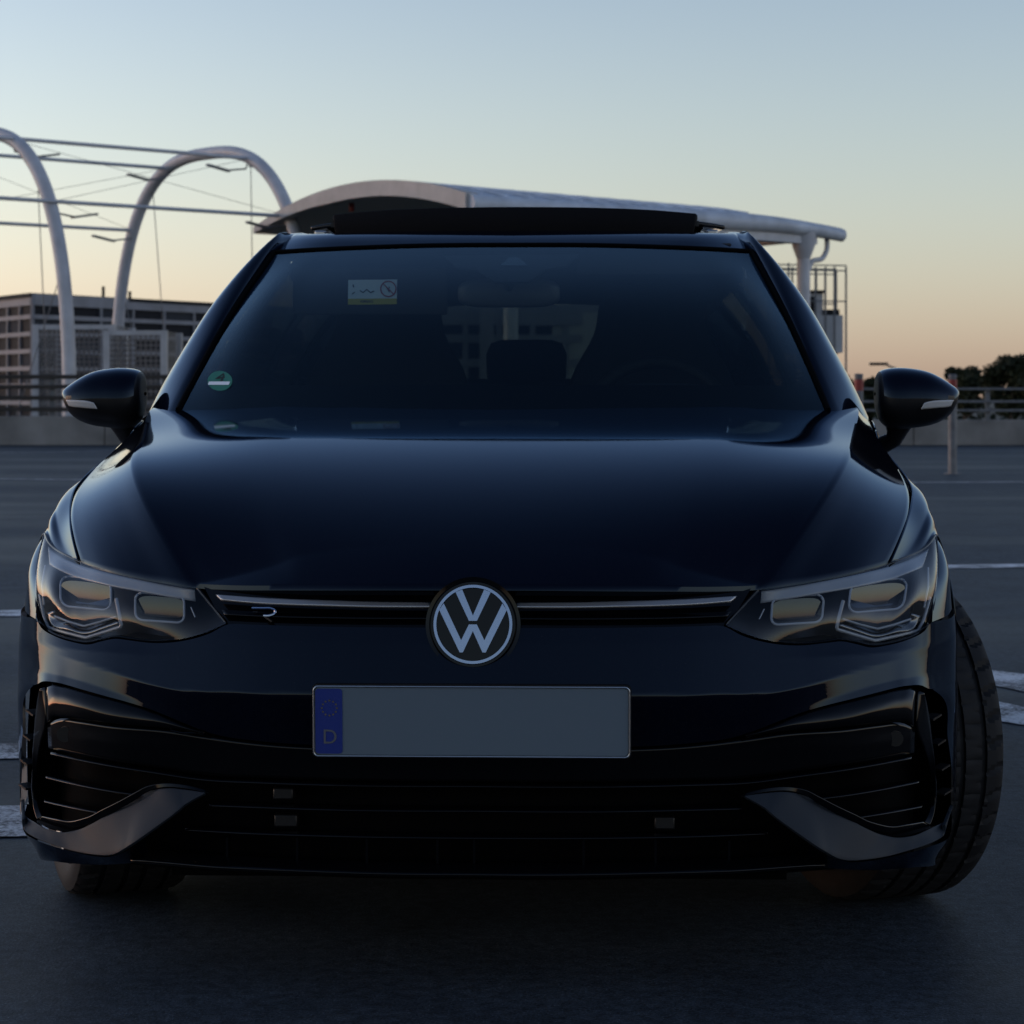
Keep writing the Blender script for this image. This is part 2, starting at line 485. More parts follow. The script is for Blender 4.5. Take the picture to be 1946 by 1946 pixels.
def worn_white():
    m = mat("worn_road_paint", (.42, .43, .44), .7)
    n, l = m.node_tree.nodes, m.node_tree.links
    b = n["Principled BSDF"]; tc = n["Texture Coordinate"]
    x = n.new("ShaderNodeTexNoise"); x.inputs["Scale"].default_value = 90; x.inputs["Detail"].default_value = 6
    y = n.new("ShaderNodeTexNoise"); y.inputs["Scale"].default_value = 6; y.inputs["Detail"].default_value = 4
    ad = n.new("ShaderNodeMath"); ad.operation = 'ADD'
    r = n.new("ShaderNodeValToRGB")
    r.color_ramp.elements[0].position = .42; r.color_ramp.elements[0].color = (.09, .09, .095, 1)
    r.color_ramp.elements[1].position = .56; r.color_ramp.elements[1].color = (.70, .72, .74, 1)
    hf = n.new("ShaderNodeMath"); hf.operation = 'MULTIPLY'; hf.inputs[1].default_value = .5
    l.new(tc.outputs["Object"], x.inputs["Vector"]); l.new(tc.outputs["Object"], y.inputs["Vector"])
    l.new(x.outputs["Fac"], ad.inputs[0]); l.new(y.outputs["Fac"], ad.inputs[1]); l.new(ad.outputs[0], hf.inputs[0])
    l.new(hf.outputs[0], r.inputs[0]); l.new(r.outputs[0], b.inputs["Base Color"])
    return m
ROADW = worn_white()

WALL_D = 45.0
tag(MB().box((0, 5, -.2), (150, 2 * (WALL_D - 5) + .6, .4)).build("parking_deck", DECK, smooth=False), kind="structure")
GROUND = mat("city_ground", (.05, .055, .045), .9, noise=(.02, .4))
tag(MB().add([(-5000, -5000, -10), (5000, -5000, -10), (5000, 5000, -10), (-5000, 5000, -10)], [(0, 1, 2, 3)]).build("ground", GROUND, smooth=False), kind="structure")

def marking(poly, name="road_marking", z=.004):
    """painted area on the deck, its outline rounded by a few intermediate points"""
    tag(MB().add([(x, y, z) for x, y in poly], [tuple(range(len(poly)))]).build(name, ROADW, smooth=False), kind="structure")
def gp(u, v):
    d = EYE * F / (v - V0); return ((u - U0) / F * d, d)
def strip(u0, v0, u1, v1, ext0=0, ext1=0, w=.12):
    a, b = np.array(gp(u0, v0)), np.array(gp(u1, v1)); d = (b - a) / np.linalg.norm(b - a)
    a = a - d * ext0; b = b + d * ext1; n = np.array([-d[1], d[0]]) * w / 2
    marking([a - n, b - n, b + n, a + n])
# hatched bay on the left, close to the car
marking([(-2.3, 5.62), (-1.1, 5.66), (-1.02, 5.28), (-2.3, 5.12)])
marking([(-2.3, 6.52), (-1.25, 6.7), (-1.2, 6.42), (-2.3, 6.25)])
# hatched bay on the right, behind the wheel
marking([gp(1870, 1273), gp(1946, 1283), (2.7, 8.0), (2.65, 7.5), gp(1946, 1316), gp(1870, 1300)])
marking([gp(1875, 1331), gp(1946, 1345), (2.5, 7.1), (2.4, 6.6), gp(1946, 1380), gp(1875, 1368)])
strip(-200, 1170, 60, 1166, 0, 1.5, .3)
strip(1800, 1078, 2200, 1072, 1.5, 0, .28)
strip(-200, 908, 130, 912, 0, 6, .14)
strip(1790, 917, 2200, 915, 3, 0, .16)
strip(-200, 862, 150, 858, 0, 3, .1)

CONC = mat("weathered_concrete", (.2, .2, .195), .85, noise=(1.3, .35), bump=(60, .4))
def parapet(x0, x1, h, name, label):
    r = empty(name, ((x0 + x1) / 2, WALL_D, 0))
    tag(r, label, "wall")
    n = max(1, int((x1 - x0) / 3.0)); w = (x1 - x0) / n
    for i in range(n):
        MB().box((-(x1 - x0) / 2 + w * (i + .5), .15, h / 2), (w - .015, .3, h)).build("concrete_panel", CONC, r, smooth=False, bevel=.012)
    return r
parapet(-30, -1.7, .57, "parapet_wall", "low weathered concrete parapet wall of the deck at left, under the dense dark rails")
parapet(-1.6, 30, .5, "parapet_wall", "low weathered concrete parapet wall of the deck at right, under the open pale rails")

def railing(x0, x1, zs, hh, mat_, post_mat, step, base, label, off=0.0):
    r = empty("railing", ((x0 + x1) / 2, WALL_D + .15, base)); tag(r, label, "railing")
    hw = (x1 - x0) / 2
    for z in zs:
        MB().box((0, 0, z - base), (2 * hw, .07, hh)).build("rail", mat_, r, smooth=False, bevel=.008)
    k = int(2 * hw / step)
    pm = None
    for i in range(k + 1):
        x = -hw + off + i * step
        if pm is None:
            pm = MB().box((0, .06, (zs[0] - base) / 2), (.09, .05, zs[0] - base)).build("post", post_mat, r, smooth=False); pm.location.x = x
        else:
            c = pm.copy(); COL.objects.link(c); c.location.x = x
    return r
ppm = WALL_D / F
zz = lambda v: EYE - (v - V0) * ppm
railing(-29, -1.8, [zz(716), zz(735), zz(756), zz(778)], .085, DARKM, GALV, 2.2, .57, "dense railing of four broad dark brown rails on the left parapet", .15)
railing(-1.5, 29, [zz(739), zz(763), zz(780)], .05, GALV, GALV, .97, .5, "open railing of three slim pale galvanised rails on the right parapet", .2)

# bollards with red bands
def bollard(u, vb, vt, label):
    x, d = gp(u, vb)
    h = EYE - (vt - V0) * d / F
    r = empty("bollard", (x, d, 0)); tag(r, label, "bollard", "grey posts with a red band on the deck")
    MB().lathe([(0, 0), (0, .055), (h - .21, .055), (h - .21, 0)], 20).build("post", GALV, r)
    MB().lathe([(h - .21, 0), (h - .21, .058), (h - .07, .058), (h - .07, 0)], 20).build("red_band", REDP, r)
    MB().lathe([(h - .07, .05), (h - .01, .056), (h, .04), (h, 0)], 20).build("cap", GALV, r)
    MB().lathe([(0, 0), (0, .1), (.012, .1), (.012, .05)], 20).build("base_plate", GALV, r)
    for c in r.children:                                  # lathe turns about x: stand it up
        c.rotation_euler = (0, -math.pi / 2, 0)
    return r
bollard(1810, 901, 711, "grey post with a red band standing on the deck behind the right wing mirror")
bollard(1632, 905, 710, "grey post with a red band standing between the car pillar and the right wing mirror")

# steel arches of the stair enclosure
AX = np.array([.72, .69]); AX /= np.linalg.norm(AX)
PX = np.array([-AX[1], AX[0]])
ARC1 = np.array([-9.98, 50.2]) + PX * 3.5
ARC2 = np.array([-5.1, 54.3]) + PX * 3.5
AH = 6.96
def arch_pt(c, t, hw=4.05, n=2.75):
    """t 0..1 along the arch from the near leg (towards -PX) over the top to the far leg"""
    a = math.pi * t
    cx, sz = math.cos(a), math.sin(a)
    x = -hw * math.copysign(abs(cx) ** (2 / n), cx); z = AH * abs(sz) ** (2 / n)
    p = c + PX * x
    return np.array([p[0], p[1], z])
def arch(c, label, cables, side):
    r = empty("steel_arch", (c[0], c[1], 0)); tag(r, label, "arch", "white steel arches")
    o = np.array([c[0], c[1], 0])
    P = np.array([arch_pt(c, t) for t in np.linspace(0, 1, 90)]) - o
    P[0][2] = P[-1][2] = -.6
    MB().tube(P, .155, 16).build("arch_tube", STEEL, r)
    for t, drift in cables:
        a = arch_pt(c, t) - o; b = np.array([a[0] + drift[0], a[1] + drift[1], -.4])
        MB().tube([a, b], .012, 6).build("stay_rod", GALV, r)
        MB().tube([a, a + (b - a) * .03], .05, 8).build("rod_socket", GALV, r)
    for t in (.24, .405, .595, .76):
        a = arch_pt(c, t) - o
        q = np.array([AX[0], AX[1], 0])
        for sgn in (side,):
            lo = a + np.array([0, 0, -.28]) + q * sgn * .1
            f = MB().tube([a, lo, lo + q * sgn * .6 + np.array([0, 0, -.08])], .022, 6).build("lamp_bracket", GALV, r)
            MB().bar(lo + q * sgn * .5 + np.array([0, 0, -.09]), lo + q * sgn * 1.15 + np.array([0, 0, .02]), .12, .05).build("lamp_head", GALV, f, smooth=False)
    return r
arch(ARC1, "white tubular steel arch cut by the left edge of the picture", [(.30, (.3, 0)), (.52, (-.5, .3)), (.14, (-1.3, 0))], 1)
arch(ARC2, "white tubular steel arch standing left of the curved canopy roof", [(.86, (1.0, .0)), (.66, (.5, 0)), (.40, (.1, 0))], -1)
for t, nm in ((.235, "lowest purlin tube on the near side, running to the canopy roof"), (.40, "upper purlin tube left of the arch tops, nearer one"),
              (.60, "upper purlin tube, far side of the arch tops"), (.765, "lowest purlin tube on the far side, crossing behind the left arch")):
    a, b = arch_pt(ARC1 - AX * 6.2, t), arch_pt(ARC2, t)
    o = MB().tube([a, b], .046, 10).build("purlin_tube", STEEL)
    tag(o, "grey " + nm, "steel tube", "tubes that tie the arches together")
for k, (a, b) in enumerate(((.235, .40), (.40, .235), (.60, .765), (.765, .60))):
    o = MB().tube([arch_pt(ARC1, a), arch_pt(ARC2, b)], .006, 5).build("bracing_cable", GALV)
    tag(o, "thin steel cable between the two white arches, " + ("rising low to high on the near side", "falling high to low on the near side", "rising on the far side", "falling on the far side")[k], "cable", "thin cables between the arches")

# curved canopy roof
CA, CB, CC = np.array([-.84, 45.0 + 1.0]), np.array([7.6, 53.0]), np.array([-6.15, 55.7])
sc_ = CA[1] / 45.0
CA = np.array([(891 - U0) / F * CA[1], CA[1]])
zE = EYE + (V0 - 374) * CA[1] / F
CB = np.array([(1600 - U0) / F * 52.9, 52.9])
CC = np.array([(487 - U0) / F * 55.6, 55.6])
can = empty("canopy_roof", (CA[0], CA[1], 0)); tag(can, "curved white canopy roof on a column behind the car roof", "canopy")
def canopy_pt(s, t, lift=0.0):
    """s along the eaves 0..1, t across the vault 0..1 from the near eaves"""
    w = CC - CA; l = CB - CA
    sag = (1 - (2 * t - 1) ** 2) * (1 - max(0, (s - .7) / .3) ** 2)
    p = CA + l * s + w * t - CA
    tip = -.16 * max(0, (s - .72) / .28) ** 2
    return np.array([p[0], p[1], zE + sag * (.62 - .18 * s) + lift + tip])
G = np.array([[canopy_pt(s, t) for s in np.linspace(0, 1, 30)] for t in np.linspace(0, 1, 40)])
SHEET = mat("roof_sheet", (.5, .55, .62), .5, .0, .5, noise=(2, .2))
MB().grid(G).build("roof_sheet", SHEET, can, solid=.05)
MB().grid(G - (0, 0, .07)).build("soffit", mat("soffit_paint", (.6, .58, .56), .7), can, solid=.02)
fas = MB()
g2 = []
for t in np.linspace(0, 1, 50):
    th = .34 * (1 - .55 * max(0, (t - .6) / .4))
    c = canopy_pt(-.008, t, .08); c2 = canopy_pt(.02, t, .08)
    g2.append([c, c2, c2 - (0, 0, th), c - (0, 0, th)])
fas.grid(np.array(g2), closed=True); n4 = len(fas.v); fas.f += [(0, 1, 2, 3), (n4-1, n4-2, n4-3, n4-4)]
fas.build("end_fascia", mat("fascia_paint", (.4, .385, .37), .6, noise=(2, .15)), can, smooth=True, angle=30)
gut = []
for s in np.linspace(0.0, 1.0, 40):
    gut.append(canopy_pt(s, 0.0, -.14 + .0 * s))
MB().tube(np.array(gut), [.2 - .05 * max(0, (s - .7) / .3) for s in np.linspace(0, 1, 40)], 16).build("eaves_gutter", SHEET, can)
for s in np.linspace(.03, .72, 12):
    a = canopy_pt(s, .02, .06); b = canopy_pt(s, .9, .06)
    MB().tube(np.array([canopy_pt(s, t, .06) for t in np.linspace(.0, 1, 12)]), .03, 6).build("standing_seam", SHEET, can)
tri = MB()
ud = np.array([*(CC - CA) / np.linalg.norm(CC - CA), 0]); la = np.array([*(CB - CA) / np.linalg.norm(CB - CA), 0])
colp = np.array([(1527 - U0) / F * 52.3 - CA[0], 52.3 - CA[1], 0])
zt = zE - .33
MB().tube([colp + (0, 0, -.3), colp + (0, 0, zt - .45)], .15, 18).build("column", STEEL, can)
MB().tube([colp + (0, 0, zt - .55), colp + (0, 0, zt - .25), colp + (0, 0, zt + .1)], [.15, .26, .3], 18).build("column_head", STEEL, can)
MB().bar(colp + la * .3 + (0, 0, zt), colp - la * 9.6 + (0, 0, zt + .1), .3, .42).build("eaves_beam", STEEL, can, smooth=False)
MB().bar(colp + (0, 0, zt), colp + ud * 9 + (0, 0, zt), .25, .3).build("cross_beam", STEEL, can, smooth=False)
pp = colp + la * .25
MB().tube(spl([pp + la * .5 + (0, 0, zt + .05), pp + la * .5 + (0, 0, zt - .35), pp + la * .38 + (0, 0, zt - .5), pp + (0, 0, zt - .62), pp + la * -.08 + (0, 0, zt - .8)], 24), .06, 10).build("downpipe", STEEL, can)
colq = colp + ud * 8.5
MB().tube([colq + (0, 0, -.3), colq + (0, 0, zt)], .15, 14).build("column", STEEL, can)
colr = colp - la * 8.6
MB().tube([colr + (0, 0, -.3), colr + (0, 0, zt)], .15, 14).build("column", STEEL, can)
rb = canopy_pt(0.05, .60, -.30)
MB().box(rb, (.12, .12, .2)).build("red_lamp", REDP, can, smooth=False, bevel=.02)

# mesh screens behind the left rails
def mesh_material():
    m = mat("perforated_screen", (.16, .15, .15), .6, 0, .4)
    n, l = m.node_tree.nodes, m.node_tree.links
    tc = n["Texture Coordinate"]
    br = n.new("ShaderNodeTexChecker"); br.inputs["Scale"].default_value = 11.3
    tr = n.new("ShaderNodeBsdfTransparent"); mx = n.new("ShaderNodeMixShader")
    sm = n.new("ShaderNodeMath"); sm.operation = 'MULTIPLY'; sm.inputs[1].default_value = .8
    mp = n.new("ShaderNodeMapping"); mp.inputs["Rotation"].default_value = (0, math.radians(45), 0)
    l.new(tc.outputs["Object"], mp.inputs[0]); l.new(mp.outputs[0], br.inputs["Vector"]); l.new(br.outputs["Fac"], sm.inputs[0])
    l.new(sm.outputs[0], mx.inputs[0]); l.new(n["Principled BSDF"].outputs[0], mx.inputs[1]); l.new(tr.outputs[0], mx.inputs[2])
    l.new(mx.outputs[0], n["Material Output"].inputs[0])
    return m
MESH = mesh_material()
def screen(u0, u1, vt, d, depth, label):
    a, b = W(u0, vt, d), W(u1, vt, d); w = b[0] - a[0]
    r = empty("screen_enclosure", ((a[0] + b[0]) / 2, d, 0)); tag(r, label, "screen", "perforated screens behind the left rails")
    h = a[2]
    MB().add([(-w/2, 0, 0), (w/2, 0, 0), (w/2, 0, h), (-w/2, 0, h)], [(0, 1, 2, 3)]).build("front_mesh", MESH, r, smooth=False)
    MB().add([(-w/2, 0, 0), (-w/2, depth, 0), (-w/2, depth, h), (-w/2, 0, h)], [(0, 1, 2, 3)]).build("side_mesh", MESH, r, smooth=False)
    MB().add([(w/2, 0, 0), (w/2, depth, 0), (w/2, depth, h), (w/2, 0, h)], [(0, 1, 2, 3)]).build("side_mesh", MESH, r, smooth=False)
    for x in (-w/2, w/2):
        for y in (0, depth):
            MB().box((x, y, h/2), (.16, .16, h)).build("corner_post", STEEL, r, smooth=False)
    MB().box((0, 0, h - .06), (w, .1, .12)).build("top_rail", STEEL, r, smooth=False)
screen(68, 214, 617, 58.0, 3, "perforated metal screen between the legs of the two arches")
screen(203, 312, 628, 56.0, 2.5, "perforated metal screen behind the left leg of the second arch")

# tower with a cage right of the canopy column
tw = empty("rooftop_tower", (*W(1540, 700, 90)[:2], 0)); tag(tw, "white panelled lift tower topped by an open steel cage, behind the column", "tower")
q = lambda u, v, dy=0: W(u, v, 90 + dy) - np.array([*W(1540, 700, 90)[:2], 0])
WPAN = mat("white_cladding", (.5, .52, .55), .5, noise=(1, .1))
DPAN = mat("dark_louvre", (.02, .022, .025), .7, 0, .1)
a, b = q(1478, 599), q(1602, 670)
MB().box(((a[0]+b[0])/2, 1.2, (a[2]+b[2])/2), (b[0]-a[0], 2.4, a[2]-b[2])).build("white_panel", WPAN, tw, smooth=False)
a, b = q(1480, 556), q(1566, 598.5)
MB().box(((a[0]+b[0])/2, 1.3, (a[2]+b[2])/2), (b[0]-a[0], 2.0, a[2]-b[2])).build("machine_room", WPAN, tw, smooth=False)
a, b = q(1538, 563), q(1550, 594)
MB().box(((a[0]+b[0])/2, .28, (a[2]+b[2])/2), (b[0]-a[0], .08, a[2]-b[2])).build("door", DPAN, tw, smooth=False)
a, b = q(1565, 588), q(1597, 598)
MB().box(((a[0]+b[0])/2, .9, (a[2]+b[2])/2), (b[0]-a[0], 1.4, a[2]-b[2])).build("louvre_panel", DPAN, tw, smooth=False)
a, b = q(1480, 551), q(1570, 556)
MB().box(((a[0]+b[0])/2, 1.3, (a[2]+b[2])/2), (b[0]-a[0], 2.3, a[2]-b[2])).build("roof_slab", DPAN, tw, smooth=False)
for u in (1475, 1498, 1521, 1549, 1568, 1585, 1607):
    for dy in (-.1, 2.6):
        t_ = q(u, 500 + (7 if u > 1540 else 0)); b_ = q(u, 720)
        MB().box((t_[0], dy, (t_[2]+b_[2])/2), (.07, .07, t_[2]-b_[2])).build("cage_post", GALV, tw, smooth=False)
for v in (503, 513, 571, 700):
    for dy in (-.1, 2.6):
        a, b = q(1473, v), q(1608, v + 2)
        MB().bar((a[0], dy, a[2]), (b[0], dy, b[2]), .05, .05).build("cage_rail", GALV, tw, smooth=False)
a, b = q(1478, 690), q(1600, 1200)
MB().box(((a[0]+b[0])/2, 1.2, (a[2]+b[2])/2), (b[0]-a[0]-.8, 1.6, a[2]-b[2])).build("shaft", DPAN, tw, smooth=False)

# street lamp
lp = W(1672, 694, 95); sl = empty("street_lamp", (lp[0] + 1.1, lp[1], -10)); tag(sl, "street lamp with a flat head rising just above the right wing mirror", "street lamp")
MB().tube([(0, 0, 0), (0, 0, lp[2] + 9.4), (-.15, 0, lp[2] + 9.75), (-.8, 0, lp[2] + 10)], [.09, .06, .05, .04], 10).build("pole", GALV, sl)
MB().box((-1.15, 0, lp[2] + 10.05), (.75, .3, .12)).build("lamp_head", DARKM, sl, smooth=False, bevel=.03)

# office building far left
FACW = mat("facade_white", (.19, .2, .23), .6, noise=(.3, .15))
GLZ = mat("dark_window_glass", (.012, .014, .02), .6, 0, .08)
GLZ2 = mat("blind_window_glass", (.035, .04, .05), .7, 0, .08)
def facade(root, A, B, z0, z1, floors, cols, thick, seed):
    """a wall of window openings between ground points A and B, in the root's coordinates"""
    rnd = random.Random(seed)
    A, B = np.array(A, float), np.array(B, float); Lw = np.linalg.norm(B - A); d = (B - A) / Lw; n = np.array([d[1], -d[0]])
    fh = (z1 - z0) / floors; cw = Lw / cols
    sl = MB()
    for j in range(floors + 1):
        hh = .75 if j < floors else 2.0
        p = A - d * .4; q_ = B + d * .4
        sl.bar((p[0], p[1], z0 + j * fh), (q_[0], q_[1], z0 + j * fh), thick, hh)
    sl.build("floor_band", FACW, root, smooth=False)
    mu = MB()
    for i in range(cols + 1):
        p = A + d * cw * i - n * .02
        mu.box((p[0], p[1], (z0 + z1) / 2), (.5, thick * .8, z1 - z0 - .3), np.array([[d[0], n[0], 0], [d[1], n[1], 0], [0, 0, 1]]))
    mu.build("mullions", FACW, root, smooth=False)
    pane = []
    for g in (GLZ, GLZ, GLZ2):
        h = MB().box((0, 0, 0), (cw - .45, .1, fh - .7)).build("window", g, root, smooth=False); pane.append(h)
    used = set()
    for j in range(floors):
        for i in range(cols):
            k = rnd.choice((0, 0, 1, 1, 2)); o = pane[k]
            if k in used: o = pane[k].copy(); COL.objects.link(o)
            used.add(k)
            p = A + d * cw * (i + .5) - n * .25
            o.location = (p[0], p[1], z0 + (j + .5) * fh); o.rotation_euler = (0, 0, math.atan2(d[1], d[0]))
    for k in range(3):
        if k not in used: bpy.data.objects.remove(pane[k])
bc = W(62, 700, 400); br0 = empty("office_building", (bc[0], bc[1], -10)); tag(br0, "long office building with a white window grid at far left", "building")
zr = W(62, 560, 400)[2] + 10
e1 = np.array([26, 44.0]) * 2.1; e2 = np.array([-9.0, 15.0]) * 3
facade(br0, (0, 0), e1, .3, zr - .8, 9, 12, .6, 1)
facade(br0, e2, (0, 0), .3, zr - .8, 9, 8, .6, 2)
core = MB(); poly = [(0.2, 1.2), tuple(e1 + (-1, .7)), tuple(e1 + e2), tuple(e2 + (.8, 1.0))]
core.add([(x, y, z) for z in (0, zr - 1) for x, y in poly], [(0,3,2,1),(4,5,6,7),(0,1,5,4),(1,2,6,5),(2,3,7,6),(3,0,4,7)])
core.build("wall", DPAN, br0, smooth=False)
roof = MB(); poly = [(-.3, -.8), tuple(e1 + (.6, -.5)), tuple(e1 + e2 + (0, 1)), tuple(e2 + (-.8, 0))]
roof.add([(x, y, z) for z in (zr - .4, zr + .3) for x, y in poly], [(0,3,2,1),(4,5,6,7),(0,1,5,4),(1,2,6,5),(2,3,7,6),(3,0,4,7)])
rf = roof.build("roof", DPAN, br0, smooth=False)
for k, (s, h) in enumerate(((.11, 1.2), (.2, 2.2), (.27, 1.6), (.62, 1.4))):
    p = e1 * s + e2 * .1
    MB().box((p[0], p[1], zr + .3 + h / 2), (.5, .5, h)).build("roof_vent", DPAN, rf, smooth=False)

# pale office slab seen through the car
b2 = W(820, 700, 210); br2 = empty("office_block", (b2[0], b2[1], -10)); tag(br2, "pale office block with horizontal bands, seen through the rear window of the car", "building")
w2 = W(1200, 700, 214)[0] - b2[0]
zr2 = W(900, 584, 210)[2] + 10
FACG = mat("facade_pale", (.36, .37, .36), .6)
facade(br2, (0, 0), (w2, 3), .3, zr2 - .6, 8, 6, .5, 5)
MB().box((w2 / 2, 9, zr2 / 2), (w2 - .6, 14, zr2 - .8)).build("wall", FACG, br2, smooth=False)
fx = W(925, 700, 208)[0] - b2[0]
MB().box((fx, -.9, zr2 / 2), (1.3, 1.0, zr2 + .5)).build("stair_fin", FACW, br2, smooth=False)

# trees and far woods
def leaf_material(name, col):
    m = mat(name, col, .7, 0, .3); return m
LEAF = [leaf_material("leaves_dark", (.018, .026, .012)), leaf_material("leaves_olive", (.03, .036, .015))]
def leaf_cloud(mb, c, R, n, size, r_):
    P = r_.normal(size=(n, 3)); P /= np.linalg.norm(P, axis=1)[:, None]
    P *= (r_.random(n) ** .45)[:, None] * R
    P += c
    A = r_.normal(size=(n, 3)); A /= np.linalg.norm(A, axis=1)[:, None]
    B = np.cross(A, r_.normal(size=(n, 3))); B /= np.linalg.norm(B, axis=1)[:, None]
    s = size * (.6 + .8 * r_.random(n))[:, None]
    o = len(mb.v)
    V = np.stack([P - A * s * .5, P + B * s * .3, P + A * s * .5, P - B * s * .3], 1).reshape(-1, 3)
    mb.v += [tuple(v) for v in V.tolist()]
    mb.f += [(o + 4*i, o + 4*i + 1, o + 4*i + 2, o + 4*i + 3) for i in range(n)]
def tree(u, vt, d, rad, label, seed, dens=1.0):
    r_ = np.random.default_rng(seed)
    top = W(u, vt, d); h = top[2] + 10
    t = empty("tree", (top[0], d, -10)); tag(t, label, "tree", "dark trees beyond the right parapet")
    MB().tube(spl([(0, 0, 0), (.1, 0, h * .3), (-.1, .1, h * .6), (.05, 0, h * .85)], 12), np.linspace(.3, .06, 12), 10).build("trunk", BARK, t)
    lb = MB()
    for k in range(9):
        a = r_.random() * 6.28; z = h * (.35 + .4 * r_.random()); e = rad * (.5 + .4 * r_.random())
        lb.tube(spl([(0, 0, z), (math.cos(a) * e * .5, math.sin(a) * e * .5, z + e * .4), (math.cos(a) * e, math.sin(a) * e, z + e * .9)], 6), np.linspace(.1, .02, 6), 6)
    tag(lb.build("branches", BARK, t), kind="stuff")
    for mi in (0, 1):
        cr = MB()
        for k in range(int(15)):
            a = r_.random() * 6.28; q_ = r_.random() ** .6
            hz = h - rad * 1.9 * r_.random() ** 1.1 - rad * .32
            wd = rad * math.sqrt(max(.05, 1 - ((hz - (h - rad * 1.1)) / (rad * 1.25)) ** 2))
            c = np.array([math.cos(a) * wd * q_ * .85, math.sin(a) * wd * q_ * .85, hz])
            leaf_cloud(cr, c, np.array([.42, .42, .33]) * rad * (.7 + .5 * r_.random()), int(330 * dens), .3, r_)
        cr.build("crown", LEAF[mi], t, smooth=False)
    return t
tree(1924, 673, 150, 1.75, "largest dark tree, cut by the right edge of the picture", 11)
tree(1834, 698, 160, 1.35, "rounded dark tree just right of the right wing mirror's top", 12)
tree(1606, 712, 170, 1.5, "small dark tree low beneath the white tower", 13)
tree(1652, 718, 175, 1.3, "small dark tree just left of the right wing mirror", 14)

def far_wood(name, r0, zt, a0, a1, n, seed):
    """a far belt of woodland as one mass"""
    r_ = np.random.default_rng(seed); mb = MB()
    for k in range(n):
        a = a0 + (a1 - a0) * (k + r_.random()) / n
        R = r0 * (1 + .15 * r_.random()); h = zt * (R / r0) * (.75 + .45 * r_.random()) + 10
        w = h * .45
        c = np.array([math.sin(a) * R, math.cos(a) * R, -10 + h * .55])
        leaf_cloud(mb, c, np.array([w, w, h * .45]), 90, h * .16, r_)
    return tag(mb.build(name, LEAF[0], smooth=False), kind="stuff")
far_wood("far_wood", 420, 2.0, 0, 2 * math.pi, 420, 5)


# ------------------------------------------------------------------ THE CAR (x across, y from the nose back, z up)
car = empty("parked_car", (OX, OY, 0), -YAW)
tag(car, "glossy black hatchback parked nose on in front, front wheels turned, sunroof open", "car")

def Lc(v, y):
    return np.array([0, y, EYE - (v - V0) * (OY + y * C_) / F])
def uc(y):
    return U0 + F * (OX + y * S_) / (OY + y * C_)

# ---- bonnet: centre line, crease and side edge, with a crowned dome between the creases
EDGE = np.array([L(*p) for p in [(154,1062,.34),(142,1012,.43),(139,969,.55),(141,947,.63),(148,925,.73),(167,901,.84),(192,879,.95),(223,853,1.08),(246,830,1.22),(262,806,1.37),(282,794,1.54)]])
ZC = np.array([(.045,.703),(.07,.720),(.1,.739),(.15,.766),(.2,.789),(.3,.831),(.4,.8655),(.5,.8935),(.6,.9145),(.8,.948),(1.0,.9755),(1.1,.9875),(1.25,1.003),(1.45,1.021)])
def along(P, q):
    """the edge smoothed by a quintic in distance from the nose"""
    y = P[0, 1] + (P[-1, 1] - P[0, 1]) * q
    v = (P[:, 1] - P[0, 1]) / (P[-1, 1] - P[0, 1])
    w = np.ones(len(v)); w[[0, -1]] = 6
    return np.stack([np.polyval(np.polyfit(v, P[:, 0], 4, w=w), q), y, np.polyval(np.polyfit(v, P[:, 2], 4, w=w), q)], 1)
def along_raw(P, q):
    y = P[0, 1] + (P[-1, 1] - P[0, 1]) * q
    return np.stack([interp(P[:, 1], P[:, 0], y), y, interp(P[:, 1], P[:, 2], y)], 1)
TT = np.concatenate([np.linspace(0, .15, 30), np.linspace(.15, 1, 76)[1:]])
cy_ = .045 + 1.04 * TT
su = np.sqrt(ZC[:, 0] - .03); zw = np.ones(len(su)); zw[0] = 6
CEN = np.stack([0 * TT, cy_, np.polyval(np.polyfit(su, ZC[:, 1], 4, w=zw), np.sqrt(cy_ - .03))], 1)
FRONT = np.array([Lc(1113, .045)] + [L(*p) for p in [(700,1113,.055),(550,1113,.085),(430,1112,.125),(374,1109,.15),(345,1105,.16),(300,1098,.185),(257,1090,.212),(225,1083,.238),(192,1075,.275),(170,1068,.31)]] + [EDGE[0]])
EL_ = along(EDGE, TT)
zpoly = np.polyfit(su, ZC[:, 1], 4, w=zw)
zcen = lambda y: np.polyval(zpoly, np.sqrt(np.maximum(y - .03, 1e-4)))
CREASE = [L(362, 1108, .150)]
for u, v, y0, y1 in [(342,1064,.165,.4),(321,1030,.2,.6),(289,982,.2,.9),(266,930,.3,1.1),(256,880,.5,1.3),(257,842,.7,1.4)]:
    for _ in range(40):
        y = (y0 + y1) / 2; P = L(u, v, y); e = np.array([np.interp(y, EL_[:, 1], EL_[:, c]) for c in (0, 2)])
        if P[2] < zcen(y) - .22 * (zcen(y) - e[1]): y1 = y
        else: y0 = y
    CREASE.append(P)
CREASE += [L(265, 822, .93), L(274, 806, 1.12), L(286, 790, 1.28), L(300, 773, 1.45)]
CREASE = np.array(CREASE)
KL = along(CREASE, TT)
def dome_z(x, y):
    """crowned middle, then a flatter facet out to the crease"""
    yk = np.clip(y, KL[0, 1], KL[-1, 1])
    xk = -np.interp(yk, KL[:, 1], KL[:, 0]); zk = np.interp(yk, KL[:, 1], KL[:, 2])
    r = abs(x) / xk; q = r - .63; q = .5 * (q + math.sqrt(q * q + .03 ** 2))
    q1 = 1 - .63; q1 = .5 * (q1 + math.sqrt(q1 * q1 + .03 ** 2)); q0 = .5 * (-.63 + math.sqrt(.63 ** 2 + .03 ** 2))
    return zcen(y) - (zcen(yk) - zk) * (.30 * r * r + .70 * (q - q0) / (q1 - q0)) 
rows = []
